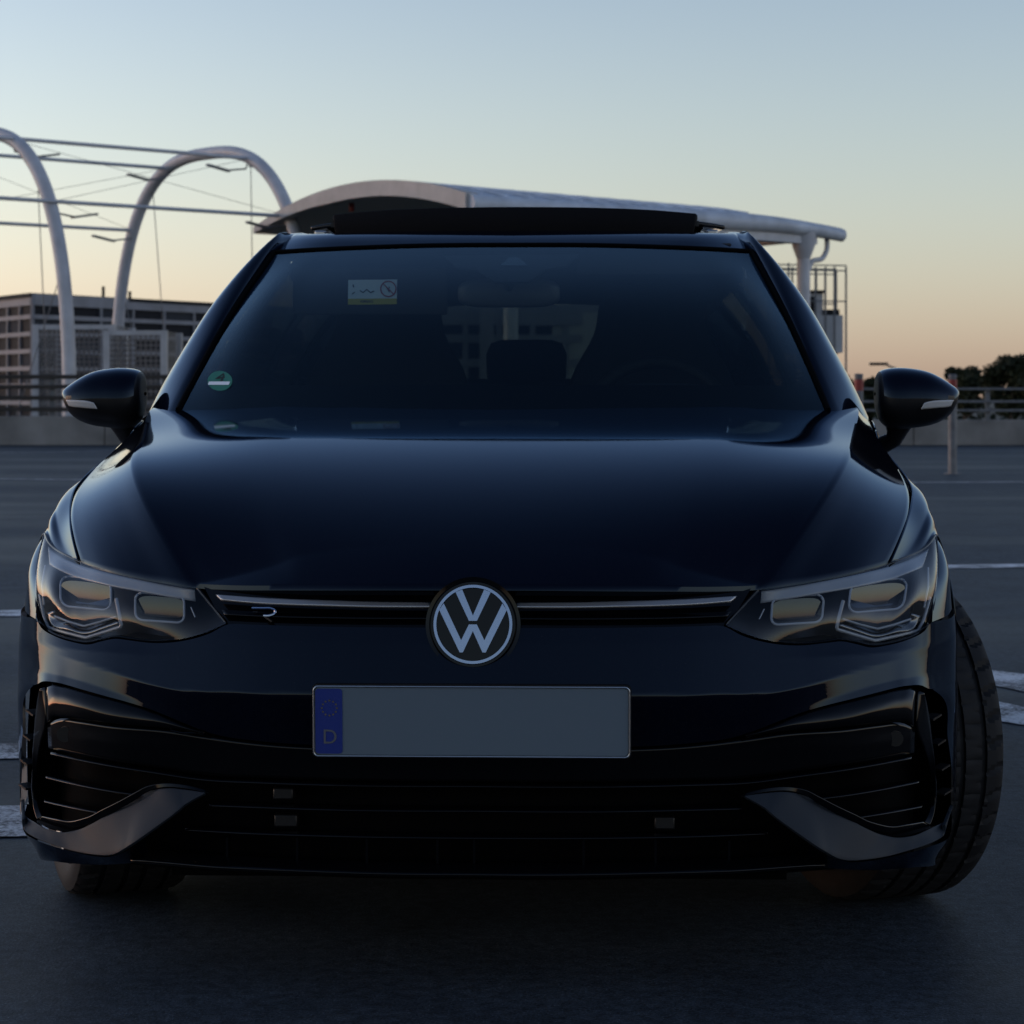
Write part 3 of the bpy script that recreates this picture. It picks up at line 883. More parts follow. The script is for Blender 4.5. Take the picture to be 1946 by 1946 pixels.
for t, c, k, e in zip(TT, CEN, KL, EL_):
    r = []
    for s in np.linspace(0, 1, 56):
        x = k[0] * s; y = c[1] + (k[1] - c[1]) * s ** 2
        r.append((x, y, float(dome_z(x, y))))
    k = np.array(r[-1])
    L2 = np.linalg.norm((e - k)[:2])
    for w in np.linspace(0, 1, 24)[1:]:
        q = k + (e - k) * w
        q = q + np.array([0, -.030 * 4 * w * (1 - w) * max(0, 1 - t * 2.2) ** 2, -.03 * L2 * 4 * w * (1 - w)])
        r.append(tuple(q))
    rows.append(r)
HG = np.array(rows)
fy = interp(-FRONT[:, 0], FRONT[:, 1:], -HG[0, :, 0])
dF = fy - HG[0, :, 1:]
HG[..., 1:] += dF[None] * (np.maximum(0, 1 - TT / .8) ** 3.5)[:, None, None]
# folded lips: front edge and sides turn down and in
lip1, lip2 = HG[0].copy(), HG[0].copy()
lip1[:, 2] -= .008; lip1[:, 1] -= .001; lip2[:, 2] -= .018; lip2[:, 1] += .02
HG2 = np.concatenate([lip2[None], lip1[None], HG])
side1 = HG2[:, -1].copy(); side1[:, 2] -= .006; side1[:, 0] -= .0015
side2 = HG2[:, -1].copy(); side2[:, 2] -= .03; side2[:, 0] += .004
HG2 = np.concatenate([HG2, side1[:, None], side2[:, None]], 1)
MB().grid(full(HG2), flip=True).build("bonnet", PAINT, car, angle=50)

# ---- nose: bumper skin between the lamps and the intake frames
BSK = [((uc(0), 1193), (uc(0), 1419)), ((760, 1192.5), (760, 1418.5)), ((650, 1191.5), (650, 1417)), ((540, 1189), (545, 1413)), ((475, 1187), (480, 1407)), ((432, 1187), (433, 1401)),
       ((398, 1204), (390, 1390)), ((353, 1217), (340, 1370)), ((289, 1222), (280, 1346)), ((246, 1217), (235, 1332)), ((218, 1214), (205, 1324)),
       ((192, 1219), (180, 1317)), ((167, 1225), (152, 1309)), ((141, 1221), (125, 1301)), ((106, 1210), (102, 1296)), ((80, 1195), (80, 1295)), ((66, 1176), (63, 1302)),
       (('a', .84, .609), ('a', .84, .489)), (('a', .90, .612), ('a', .90, .491)), (('a', .955, .615), ('a', .955, .491)), (('a', 1, .615), ('a', 1, .49))]
bum = MB().grid(full(patch(BSK, 150, 60, nkey=31)), flip=True)
slotL = [(63, 1303), (54, 1312), (43, 1394), (38, 1475), (36, 1523), (39, 1556)]
zs_ = [.492, .485, .40, .32, .28, .245]
bum.both(patch([((u, v), ('a', 1, z)) for (u, v), z in zip(slotL, zs_)], 40, 14), flip=False)
# lower corner under the blade
LOW = [(('a', 1, .245), ('a', 1, .17)), ((41, 1560), (44, 1592)), ((47, 1582), (58, 1616)), ((70, 1597), (75, 1632)), ((100, 1608), (105, 1637)), ((140, 1619), (140, 1641)),
       ((176, 1626.5), (176, 1643)), ((209, 1628), (209, 1643)), ((238, 1618), (240, 1641)), ((275, 1595), (286, 1636))]
bum.both(patch(LOW, 60, 12, .004, .03), flip=True)
bumper = bum.build("bumper", PAINT, car, angle=60)

# ---- gloss black frames of the corner intakes, and the blades under them
BAND = [((388, 1392), (389, 1394.5)), ((340, 1373), (340, 1387)), ((321, 1365), (321, 1384)), ((257, 1341), (260, 1380)), ((208, 1328), (208, 1374)), ((150, 1312), (152, 1366)),
        ((112, 1302), (118, 1362)), ((97, 1300), (100, 1363)), ((88, 1303), (89, 1374))]
POST = [((76, 1309), (88, 1305)), ((70, 1350), (88.5, 1374)), ((66, 1394), (79, 1410)), ((62, 1450), (71, 1455)), ((61, 1507), (69, 1509)), ((64, 1535), (74, 1535)), ((71, 1559), (82, 1553))]
LIPF = [((71, 1560), (82, 1551)), ((96, 1574), (106, 1556)), ((128, 1579), (136, 1560)), ((154, 1574), (165, 1553)), ((192, 1555), (195, 1538)), ((225, 1538), (227, 1522)), ((257, 1520), (258, 1505)), ((282, 1504), (280, 1494)),
        ((308, 1497), (306, 1489)), ((353, 1499), (352, 1492)), ((397, 1509), (398, 1505))]
BLADE = [((38, 1520), (42, 1557)), ((48, 1549), (46.5, 1578)), ((71, 1565), (70, 1594)), ((96, 1578), (100, 1605)), ((128, 1583), (140, 1617)), ((154, 1578), (176, 1624)),
         ((180, 1566), (200, 1626)), ((215, 1546), (220, 1624)), ((257, 1524), (240, 1615)), ((289, 1506), (273, 1593)), ((308, 1501), (321, 1558)), ((353, 1503), (356, 1530)), ((391, 1509), (392, 1510))]
BLADE_M = mat("blade_paint", (.019, .025, .034), .5, 0, .15)
GB = patch(BAND, 90, 16, .002, -.001, lambda t: -.012 * t * (1 - t) * 2, tilt=.12)
GP = patch(POST, 60, 8, .004, .012)
GL = patch(LIPF, 110, 8, .004, .010, tilt=.55)
GD = patch(BLADE, 140, 10, -.008, -.008, tilt=.62, nkey=2)
for sgn in (1, -1):
    m3 = np.array([sgn, 1, 1.])
    fr = MB().grid(GB * m3, flip=sgn < 0).build("intake_frame", GLOSS, car, angle=60, solid=.004, offset=-1)
    MB().grid(GP * m3, flip=sgn > 0).build("frame_post", GLOSS, fr, angle=60, solid=.004)
    MB().grid(GL * m3, flip=sgn > 0).build("frame_lip", GLOSS, fr, angle=60, solid=.004)
    MB().grid(GD * m3, flip=sgn < 0).build("bumper_blade", BLADE_M, car, angle=50, solid=.006, offset=-1, bevel=.0015)

# ---- front lip
LIP = [((uc(0), 1640), (uc(0), 1665)), ((760, 1639), (760, 1664)), ((620, 1635.5), (620, 1660)), ((545, 1632.5), (545, 1657)), ((449, 1627), (450, 1653)), ((340, 1621), (375, 1648)), ((286, 1617), (300, 1641)), ((246, 1632), (248, 1636))]
MB().grid(full(patch(LIP, 80, 10, .03, -.012, lambda t: -.012 * t * (1 - t) * 2)), flip=True).build("front_lip", GLOSS, car, solid=.006)
under = [(c[1], c[1]) for c in LIP]
MB().grid(full(patch([((u, v - .1), (u, v + 6)) for (u, v) in [c[1] for c in LIP]], 60, 4, -.010, .12)), flip=True).build("under_lip", MATTE, car)

# ---- dark recess behind the grilles, sensor panel, slats and ribs
REC = [((uc(0), 1400), (uc(0), 1650)), ((545, 1398), (545, 1645)), ((390, 1385), (390, 1640)), ((257, 1335), (257, 1640)), ((150, 1305), (150, 1640)), ((88, 1300), (95, 1620)), (('a', .9, .5), ('a', .9, .2)), (('a', .985, .5), ('a', .985, .2))]
MB().grid(full(patch(REC, 60, 14, .075, .075)), flip=True).build("grille_recess", MATTE, car)
PAN = [((uc(0), 1422), (uc(0), 1485)), ((760, 1421.5), (760, 1484.5)), ((620, 1419.5), (620, 1482)), ((500, 1412), (500, 1478)), ((385, 1397), (385, 1472)), ((321, 1387), (289, 1457)), ((208, 1377), (200, 1443)), ((150, 1368.5), (152, 1434)), ((118, 1365), (120, 1427)), ((92, 1376), (94, 1421))]
MB().grid(full(patch(PAN, 90, 10, .014, .018)), flip=True).build("sensor_panel", GLOSS, car, solid=.004)
for sg in (1, -1):
    c = cast(122, 1396, .010); c[0] *= sg
    dm = MB().tube([c + (0, .006, 0), c], .0135, 24)
    o = dm.build("parking_sensor", SATIN, car)
SLAT = [[(uc(0), 1485.5), (620, 1483), (500, 1479), (385, 1473), (289, 1459), (200, 1445), (154, 1436), (96, 1423)],
        [(260, 1502), (205, 1494), (148, 1483), (87, 1468)],
        [(189, 1536), (135, 1526), (84, 1514)],
        [(uc(0), 1532.5), (620, 1530), (500, 1526), (398, 1522)],
        [(uc(0), 1584), (620, 1580), (450, 1574), (352, 1568)]]
for k, s in enumerate(SLAT):
    G = patch([((u, v), (u, v + 10)) for u, v in s], 60, 4, .034, .010)
    if s[0][0] > 500:
        MB().grid(full(G), flip=True).build("grille_slat", GLOSS, car, solid=.003)
    else:
        for sgn in (1, -1):
            M = G.copy(); M[..., 0] *= sgn
            MB().grid(M, flip=sgn > 0).build("grille_slat", GLOSS, car, solid=.003)
for uD in (430, 562, 693, 826, 960, 1093, 1226, 1360):
    u = uD * 1.00725
    if u < U0:
        p = cast(u, 1614, .03)
    else:
        p = cast(2 * uc(0) - u, 1614, .03); p[0] *= -1
    MB().box(p + (0, .005, 0), (.004, .03, .045)).build("grille_rib", GLOSS, car, smooth=False)
p = cast(540, 1506, .05); MB().box(p, (.035, .03, .02)).build("grille_bracket", SATIN, car, bevel=.003)
p = cast(545, 1557, .05); MB().box(p, (.04, .03, .022)).build("grille_bracket", SATIN, car, bevel=.003)
p = cast(545, 1557, .05); p[0] *= -1; MB().box(p, (.035, .03, .022)).build("grille_bracket", SATIN, car, bevel=.003)
# slots with fins at the outer edge
for sgn in (1, -1):
    for u, v in ((66, 1355), (59.5, 1402), (54.5, 1449), (52, 1495)):
        a = cast(u - 6.5, v - 6, .004); b = cast(u + 7, v + 4, .012)
        a[0] *= sgn; b[0] *= sgn
        MB().bar(a, b, .022, .0035).build("intake_fin", SATIN, car, smooth=False)
# tow cover seams
p = cast(378, 1385, -.001)
for sg in (1,):
    MB().tube([cast(322, 1367, -.002), cast(325, 1388, -.002), cast(345, 1393, -.002), cast(380, 1393, -.002)], .0018, 6).build("tow_cover_edge", GLOSS, car)

# ---- strip between the lamps
STR = [((uc(0), 1112), (uc(0), 1194)), ((760, 1112), (760, 1194)), ((620, 1112), (620, 1192)), ((500, 1111), (500, 1189)), ((430, 1110), (440, 1188)), ((385, 1110), (425, 1187))]
MB().grid(full(patch(STR, 60, 16, .03, .014)), flip=True).build("grille_strip", GLOSS, car)
GUT = [((uc(0), 1166), (uc(0), 1176)), ((620, 1165), (620, 1175)), ((500, 1162), (500, 1172)), ((420, 1158), (426, 1168))]
MB().grid(full(patch(GUT, 60, 5, .024, .004)), flip=True).build("strip_ledge", GLOSS, car, solid=.003)
BAR = [((818, 1146.5), (822, 1154)), ((700, 1145), (700, 1153.5)), ((620, 1142.5), (620, 1151.5)), ((550, 1140), (550, 1149.5)), ((480, 1136.5), (482, 1146)), ((411, 1131.5), (420, 1140))]
BARM = mat("light_bar_silver", (.42, .41, .40), .35, .7)
Gb = patch(BAR, 60, 6, .006, -.003)
for sgn in (1, -1):
    M = Gb.copy(); M[..., 0] *= sgn
    MB().grid(M, flip=sgn > 0).build("light_bar", BARM, car, solid=.004)
rp = spl([cast(*q_, .002) for q_ in [(479, 1155.5), (500, 1155.6), (516, 1156.3), (523, 1160), (522.5, 1165.5), (514, 1169.3), (501, 1169.8)]], 30)
bd = MB().tube(rp, .0024, 8).build("letter_badge", CHROME, car)
MB().tube([cast(481, 1163, .003), cast(490, 1163.5, .003)], .0015, 6).build("badge_bar", SATIN, bd)
MB().bar(cast(502, 1170, .003), cast(517, 1181, .003), .005, .003).build("badge_leg", SATIN, bd, smooth=False)

# ---- round emblem: ring with a V over a W
em = empty("emblem", tuple(cast(903.5, 1186.5, -.012) * (0, 1, 1)), 0, car)
em.rotation_euler = (math.radians(-9), 0, 0)
R_ = .0672
MB().lathe([(.012, 0), (.012, R_*1.10), (.004, R_*1.10), (.0, R_*1.06), (.0, 0)], 72).build("emblem_disc", GLOSS, em)
em.children[0].rotation_euler = (0, 0, math.pi / 2)
ring = [(.000, R_*1.0), (-.0035, R_*.985), (-.0035, R_*.915), (.000, R_*.90)]
MB().lathe([(a, r) for a, r in ring], 96).build("emblem_ring", CHROME, em)
em.children[1].rotation_euler = (0, 0, math.pi / 2)
Vp = [(-.44, .80), (-.275, .865), (0, .215), (.275, .865), (.44, .80), (.10, .085), (-.10, .085)]
Wp = [(-.845, .355), (-.735, .52), (-.29, -.40), (-.10, -.005), (.10, -.005), (.29, -.40), (.735, .52), (.845, .355), (.325, -.70), (.245, -.70), (0, -.17), (-.245, -.70), (-.325, -.70)]
MB().prism([(x * R_, z * R_) for x, z in Vp], -.003, .001).build("emblem_letter", CHROME, em, smooth=False)
MB().prism([(x * R_, z * R_) for x, z in Wp], -.003, .001).build("emblem_letter", CHROME, em, smooth=False)
MB().lathe([(.02, R_*1.0), (.005, R_*1.09), (.004, R_*1.19), (.03, R_*1.22)], 72).build("emblem_surround", GLOSS, em)
em.children[-1].rotation_euler = (0, 0, math.pi / 2)

# ---- number plate (its characters are blurred out in the photograph)
pa, pb = L(594, 1306.5, -.03), L(1194.5, 1437, -.03)
PLATEL = mat("plate_letter", (.09, .1, .12), .6)
PLATEY = mat("plate_star", (.12, .1, .03), .6)
pw, ph = .524, .1165
pl = empty("number_plate", (0, -.026, (pa[2] + pb[2]) / 2), 0, car)
pl.rotation_euler = (math.radians(3), 0, math.radians(0))
def rrect(w, h, r, n=6):
    P = []
    for cx, cz, a0 in ((w/2-r, h/2-r, 0), (-w/2+r, h/2-r, 90), (-w/2+r, -h/2+r, 180), (w/2-r, -h/2+r, 270)):
        for k in range(n + 1):
            a = math.radians(a0 + 90 * k / n); P.append((cx + r*math.cos(a), cz + r*math.sin(a)))
    return P
MB().prism(rrect(pw + .006, ph + .006, .009), 0, .012).build("plate_holder", SATIN, pl, smooth=False)
MB().prism(rrect(pw - .004, ph - .004, .007), -.003, .001).build("plate_face", WHITE, pl, smooth=False)
MB().tube([(x, -.004, z) for x, z in rrect(pw, ph, .008, 8)], .0016, 8, closed=True).build("plate_rim", SILVER, pl)
MB().prism([(x - pw/2 + .0255, z) for x, z in rrect(.045, ph - .008, .006)], -.0042, -.002).build("plate_band", BLUE, pl, smooth=False)
text_mesh("country_letter", "D", .034, PLATEL, pl, (-pw/2 + .027, -.0046, -.027), (math.pi/2, 0, 0))
stars = MB()
for k in range(12):
    a = k * math.pi / 6; cx, cz = -pw/2 + .0265 + .0125 * math.cos(a), .022 + .0125 * math.sin(a)
    stars.prism([(cx + (.0022 if i % 2 == 0 else .001) * math.sin(i * math.pi / 5), cz + (.0022 if i % 2 == 0 else .001) * math.cos(i * math.pi / 5)) for i in range(10)][::-1], -.0047, -.004)
stars.build("star_ring", PLATEY, pl, smooth=False)

# ---- headlights
LT = [(374,1117,.150),(345,1112,.160),(300,1104,.185),(257,1096,.212),(225,1089,.238),(192,1081,.275),(170,1075,.31),(151,1068,.345),(125,1056,.40),(106,1045,.455),(95,1035,.49),(89,1025,.52),(85,1013,.56)]
LB = [(430,1185),(385,1204),(340,1215),(289,1219),(250,1215),(221,1211),(192,1216),(167,1221.5),(141,1218),(106,1207),(82,1191),(73,1176),(69,1150)]
top = np.array([L(*p) for p in LT])
bot = np.array([cast(u, v, .010) for u, v in LB])
def lens_grid(off, nu=70, nv=26, bulge=.016):
    rows = []
    for t in np.linspace(0, 1, 13):
        r = top * (1 - t) + bot * t
        g = (1 - t) ** 3.2
        w = np.clip(np.minimum(np.linspace(0, 1, len(top)) * 5, np.linspace(1, 0, len(top)) * 3), 0, 1) * bulge / .016
        dy_ = (bot[:, 1] + (top[:, 1] - bot[:, 1]) * g - r[:, 1]) * w * .8
        r[:, 1] += dy_; r[:, 0] += dy_ * .25
        r[:, 0] -= .007 * math.sin(math.pi * t) * np.clip((np.arange(len(top)) - (len(top) - 4)) / 3, 0, 1)
        r = r + np.array([.25, .95, 0]) * off
        rows.append(r)
    R = np.array([interp(np.linspace(0, 1, len(top)), r, np.linspace(0, 1, nu)) for r in rows])
    return interp(np.linspace(0, 1, 13), R.reshape(13, -1), np.linspace(0, 1, nv)).reshape(nv, nu, 3)
LGR = lens_grid(0)
def proj(P):
    xw = OX + P[..., 0] * C_ + P[..., 1] * S_; d = OY - P[..., 0] * S_ + P[..., 1] * C_
    return U0 + F * xw / d, V0 - F * (P[..., 2] - EYE) / d
LU, LV = proj(LGR)
def inlamp(u, v, off):
    """point off metres behind the lens where the pixel's ray passes"""
    k = np.argmin((LU - u) ** 2 + (LV - v) ** 2)
    P = LGR.reshape(-1, 3)[k]
    return L(u, v, P[1] + off)
def rloop(u0, v0, u1, v1, r, skew, n=5):
    P = []
    for cu_, cv_, a0 in ((u1-r, v0+r, 270), (u1-r, v1-r, 0), (u0+r, v1-r, 90), (u0+r, v0+r, 180)):
        for k in range(n + 1):
            a = math.radians(a0 + 90*k/n); uu = cu_ + r*math.cos(a); vv = cv_ + r*math.sin(a)
            P.append((uu, vv + skew * (uu - (u0+u1)/2)))
    return P
PANE = mat("module_pane", (.085, .085, .078), .06, .85)
for sgn in (1, -1):
    sc3 = np.array([sgn, 1, 1.])
    h = empty("headlight", (0, 0, 0), 0, car)
    MB().grid(LGR * sc3, flip=sgn > 0).build("lens", LENS, h, angle=80)
    # black rim following the lens edge
    ringp = np.concatenate([LGR[0], LGR[1:-1, -1], LGR[-1, ::-1], LGR[-2:0:-1, 0]])
    MB().tube((ringp + (0, .004, 0)) * sc3, .0032, 8, closed=True).build("lens_rim", GLOSS, h)
    H2 = lens_grid(.085, 40, 14, .0)
    hm = MB().grid(H2 * sc3, flip=sgn > 0)
    for e, e2_ in ((LGR[0], lens_grid(.085, 70, 26, 0)[0]), (LGR[-1], lens_grid(.085, 70, 26, 0)[-1]), (LGR[:, 0], lens_grid(.085, 70, 26, 0)[:, 0]), (LGR[:, -1], lens_grid(.085, 70, 26, 0)[:, -1])):
        hm.grid(np.array([(e + (0, .004, 0)) * sc3, e2_ * sc3]))
    hm.build("housing", HOUS, h, angle=60)
    # eyebrow light guide along the top
    tt = [(92, 1040), (106, 1052), (151, 1074), (192, 1086), (257, 1101), (321, 1113), (370, 1121)]
    tb = [(95, 1074), (112, 1083), (150, 1099), (205, 1113), (257, 1123), (310, 1133), (372, 1143)]
    a_ = np.array([inlamp(u, v, .012) for u, v in tt]); b_ = np.array([inlamp(u, v, .03) for u, v in tb])
    MB().grid(loft([a_ * sc3, b_ * sc3], 50, 6), flip=sgn > 0).build("brow_guide", LED, h, solid=.003)
    # projector modules
    for (u0, v0, u1, v1, r, sk) in ((115, 1099, 211, 1156, 17, .10), (257, 1129, 350, 1181, 14, .07)):
        lp_ = rloop(u0, v0, u1, v1, r, sk)
        P = np.array([inlamp(u, v, .03) for u, v in lp_]) * sc3
        m_ = MB().tube(P, .0021, 8, closed=True).build("module_ring", LED, h)
        Q = P + np.array([0, .035, 0]); cQ = Q.mean(0)
        Q = cQ + (Q - cQ) * .86
        bx = MB().grid(np.array([np.concatenate([P, P[:1]]), np.concatenate([Q, Q[:1]])]))
        bx.add(list(Q), [tuple(range(len(Q)))])
        bx.build("module_box", REFL, m_)
        cx_, hw_, hh_ = P.mean(0), np.ptp(P[:, 0]) / 2, np.ptp(P[:, 2]) / 2
        k_ = np.polyfit(P[:, 0] - cx_[0], P[:, 1] - cx_[1], 1)[0]; kz = np.polyfit(P[:, 0] - cx_[0], P[:, 2] - cx_[2], 1)[0]
        gp_ = []
        for rr in np.linspace(0, .93, 9):
            row = []
            for a in np.linspace(0, 2 * math.pi, 49):
                ux = rr * math.copysign(abs(math.cos(a)) ** .55, math.cos(a)); uz = rr * math.copysign(abs(math.sin(a)) ** .55, math.sin(a))
                hz_ = hh_ * .80
                row.append((cx_[0] + ux * hw_, cx_[1] + .016 + .6 * k_ * ux * hw_ + hz_ * (math.tan(math.radians(5.2)) * uz + math.tan(math.radians(3.2)) * uz * uz / 2), cx_[2] + uz * hz_ + kz * ux * hw_))
            gp_.append(row)
        MB().grid(np.array(gp_)).build("module_pane", PANE, m_, angle=90)
        c = P.mean(0) + (0, .020, 0)
        ln = MB(); G = []
        for t in np.linspace(0, math.pi / 2, 8):
            G.append([(c[0] + .024 * math.sin(t) * math.cos(a), c[1] + .02 - .02 * math.cos(t), c[2] + .021 * math.sin(t) * math.sin(a)) for a in np.linspace(0, 2 * math.pi, 25)])
        ln.grid(np.array(G)); ln.build("projector_lens", GLZ, m_)
    # running-light hook at the bottom and its inner line
    for k, (pts, r, off) in enumerate((([(76, 1130), (84, 1172), (93, 1193), (128, 1203), (164, 1212), (200, 1201), (231, 1191), (226, 1165), (221, 1138)], .0032, .02),
                                       ([(104, 1171), (132, 1182), (160, 1190), (190, 1182), (221, 1172)], .0022, .03), ([(86, 1075), (80, 1110), (84, 1150)], .002, .03),
                                       ([(363, 1154), (371, 1173)], .0012, .02))):
        P = np.array([inlamp(u, v, off) for u, v in pts]) * sc3
        P = spl(P, 60, lin=True)
        MB().tube(P, r, 8).build("running_light", LED, h)
    wl_ = [(221, 1140), (229, 1190)]
    A_ = np.array([inlamp(*q_, .022) for q_ in [(88, 1165), (96, 1186), (130, 1197), (164, 1205), (200, 1194), (228, 1184)]])
    B_ = np.array([inlamp(*q_, .045) for q_ in [(104, 1160), (108, 1171), (135, 1181), (162, 1189), (190, 1180), (220, 1171)]])
    MB().grid(loft([B_ * sc3, A_ * sc3], 40, 5), flip=sgn > 0).build("lower_reflector", REFL, h, solid=.002)

fa = np.array([L(84.5, 1014, .56), L(77, 1043, .505), L(71.5, 1085, .43), L(69.5, 1129, .355), cast(67.5, 1176, .004)])
fb = np.array([shell(1, z) for z in (.752, .715, .68, .645, .612)])
fb[0] = fa[0] + (-.003, .03, 0)
GF = loft([fa, fa * .5 + fb * .5 + np.array([0, .5, 1, 1, 1])[:, None] * np.array([-.010, -.012, .002]), fb], 24, 16)
for sgn in (1, -1):
    MB().grid(GF * np.array([sgn, 1, 1.]), flip=sgn > 0).build("fender_corner", PAINT, car)
# ---- body sides: rows running from the lamp back to the tail
def zrow(pts):
    P = np.array([np.asarray(p, float) for p in pts]); return P
E2 = EDGE.copy(); E2[:, 0] -= .0045; E2[:, 2] -= .004
sA, sB, sC = shell(1, .58), shell(1, .40), shell(1, .25)
ROWS = [
    zrow(list(E2) + [(-.825, 1.7, .965), (-.835, 1.9, .96), (-.84, 2.3, .968), (-.83, 3.0, .992), (-.79, 3.7, 1.02), (-.70, 4.15, 1.0)]),
    zrow([L(130, 1058, .40), L(114, 1010, .52), L(110, 967, .64), L(126, 938, .76), (-.852, .92, .832), (-.852, 1.15, .862), (-.855, 1.4, .90), (-.862, 1.8, .91), (-.866, 2.3, .92), (-.86, 3.0, .93), (-.81, 3.7, .95), (-.72, 4.15, .94)]),
    zrow([L(104, 1043, .475), L(96, 990, .60), (-.862, .72, .79), (-.872, .88, .795), (-.872, 1.1, .815), (-.873, 1.5, .85), (-.876, 2.2, .87), (-.87, 3, .88), (-.82, 3.7, .90), (-.74, 4.15, .88)]),
    zrow([L(84, 1014, .56), (-.876, .7, .748), (-.888, .85, .742), (-.885, 1.1, .75), (-.882, 1.6, .78), (-.885, 2.3, .80), (-.89, 3.2, .8), (-.84, 3.8, .8), (-.76, 4.15, .78)]),
    zrow([shell(1, .68) + (0, -.01, 0), (-.884, .65, .66), (-.8945, .85, .66), (-.889, 1.1, .66), (-.88, 1.6, .66), (-.882, 2.3, .66), (-.893, 3.2, .66), (-.86, 3.8, .66), (-.79, 4.2, .64)]),
    zrow([sA + (0, -.02, .01), (-.89, .7, .56), (-.8945, .85, .55), (-.888, 1.1, .55), (-.872, 1.6, .55), (-.875, 2.3, .55), (-.894, 3.2, .55), (-.865, 3.8, .55), (-.80, 4.22, .52)]),
    zrow([sB, (-.888, .7, .4), (-.892, .85, .4), (-.884, 1.1, .4), (-.86, 1.6, .38), (-.862, 2.3, .38), (-.89, 3.2, .4), (-.86, 3.8, .4), (-.80, 4.22, .4)]),
    zrow([sC, (-.882, .7, .25), (-.885, .85, .25), (-.878, 1.15, .25), (-.85, 1.6, .22), (-.85, 2.3, .22), (-.88, 3.2, .25), (-.85, 3.8, .28), (-.8, 4.2, .28)]),
    zrow([shell(1, .17), (-.86, .7, .16), (-.86, .85, .16), (-.855, 1.15, .16), (-.83, 1.6, .15), (-.83, 2.3, .15), (-.85, 3.2, .17), (-.83, 3.8, .22), (-.78, 4.2, .22)])]
T = np.concatenate([np.linspace(0, .3, 62), np.linspace(.3, 1, 120)[1:]])
RG = []
for P in ROWS:
    y0 = P[0, 1]
    y = np.maximum(np.minimum(4.15 * T + y0 * (1 - T) ** 6, P[-1, 1]), y0)
    q = interp(P[:, 1], P[:, [0, 2]], y)
    RG.append(np.stack([q[:, 0], y, q[:, 1]], 1))
RG = np.array(RG)
key = np.array([0, .9, 1.7, 2.4, 3.3, 4.3, 5.6, 6.8, 7.5])
SG = interp(key, RG.reshape(len(RG), -1), np.linspace(0, 7.5, 90)).reshape(90, len(T), 3)
AXF, AXR, WR = .872, 3.49, .325
for ax in (AXF, AXR):
    r = np.hypot(SG[..., 1] - ax, SG[..., 2] - WR)
    m = np.abs(r - .362) < .012
    k = np.where(m, .362 / np.maximum(r, 1e-6), 1)
    SG[..., 1] = ax + (SG[..., 1] - ax) * k; SG[..., 2] = WR + (SG[..., 2] - WR) * k
def side_part(y0, y1):
    mb = MB(); nv, nu = SG.shape[:2]
    cy = (SG[:-1, :-1] + SG[1:, 1:]) / 2
    keep = (cy[..., 1] >= y0) & (cy[..., 1] < y1)
    for ax in (AXF, AXR): keep &= np.hypot(cy[..., 1] - ax, cy[..., 2] - WR) > .358
    idx = {}
    for j, i in zip(*np.nonzero(keep)):
        q = []
        for a, b in ((j, i), (j, i+1), (j+1, i+1), (j+1, i)):
            if (a, b) not in idx:
                idx[(a, b)] = len(mb.v); mb.v.append(tuple(SG[a, b]))
            q.append(idx[(a, b)])
        mb.f.append(tuple(q))
    return mb
for nm, y0, y1 in (("fender", -1, 1.33), ("front_door", 1.33, 2.35), ("rear_door", 2.35, 3.15), ("rear_quarter", 3.15, 9)):
    m0 = side_part(y0, y1)
    for sgn in (1, -1):
        m1 = MB(); m1.v = [(v[0] * sgn, v[1], v[2]) for v in m0.v]; m1.f = [f if sgn > 0 else f[::-1] for f in m0.f]
        o = m1.build(nm, PAINT, car, angle=60, solid=.003, offset=-1 if False else 0)
        if "door" in nm:
            yh = y1 - .2
            MB().box((-.885 * sgn, yh, .83), (.02, .16, .028)).build("door_handle", PAINT, o, bevel=.008)
for ax in (AXF, AXR):
    for sgn in (1, -1):
        lin = MB(); G = []
        for x in (-.875, -.55):
            G.append([(x * sgn, ax + .36 * math.cos(a), WR + .36 * math.sin(a)) for a in np.linspace(-.35, math.pi + .35, 40)])
        lin.grid(np.array(G))
        lin.add([(-.55 * sgn, ax + .36 * math.cos(a), WR + .36 * math.sin(a)) for a in np.linspace(-.35, math.pi + .35, 40)], [tuple(range(40))])
        lin.build("wheel_arch_liner", MATTE, car)
ub = MB()
ub.box((0, 2.2, .24), (1.08, 4.0, .14)).box((0, 2.18, .2), (1.6, 1.86, .1))
ub.box((-.80, 2.15, .165), (.06, 1.9, .13)).box((.80, 2.15, .165), (.06, 1.9, .13))  # low sill boxes added to block glow passing under the car to the far tyre
ub.build("underbody", MATTE, car, smooth=False)
MB().box((0, .75, .5), (1.05, .95, .4)).build("engine_bay", MATTE, car, smooth=False)
MB().box((0, 2.2, .45), (1.5, 1.7, .35)).build("cabin_floor", MATTE, car, smooth=False)

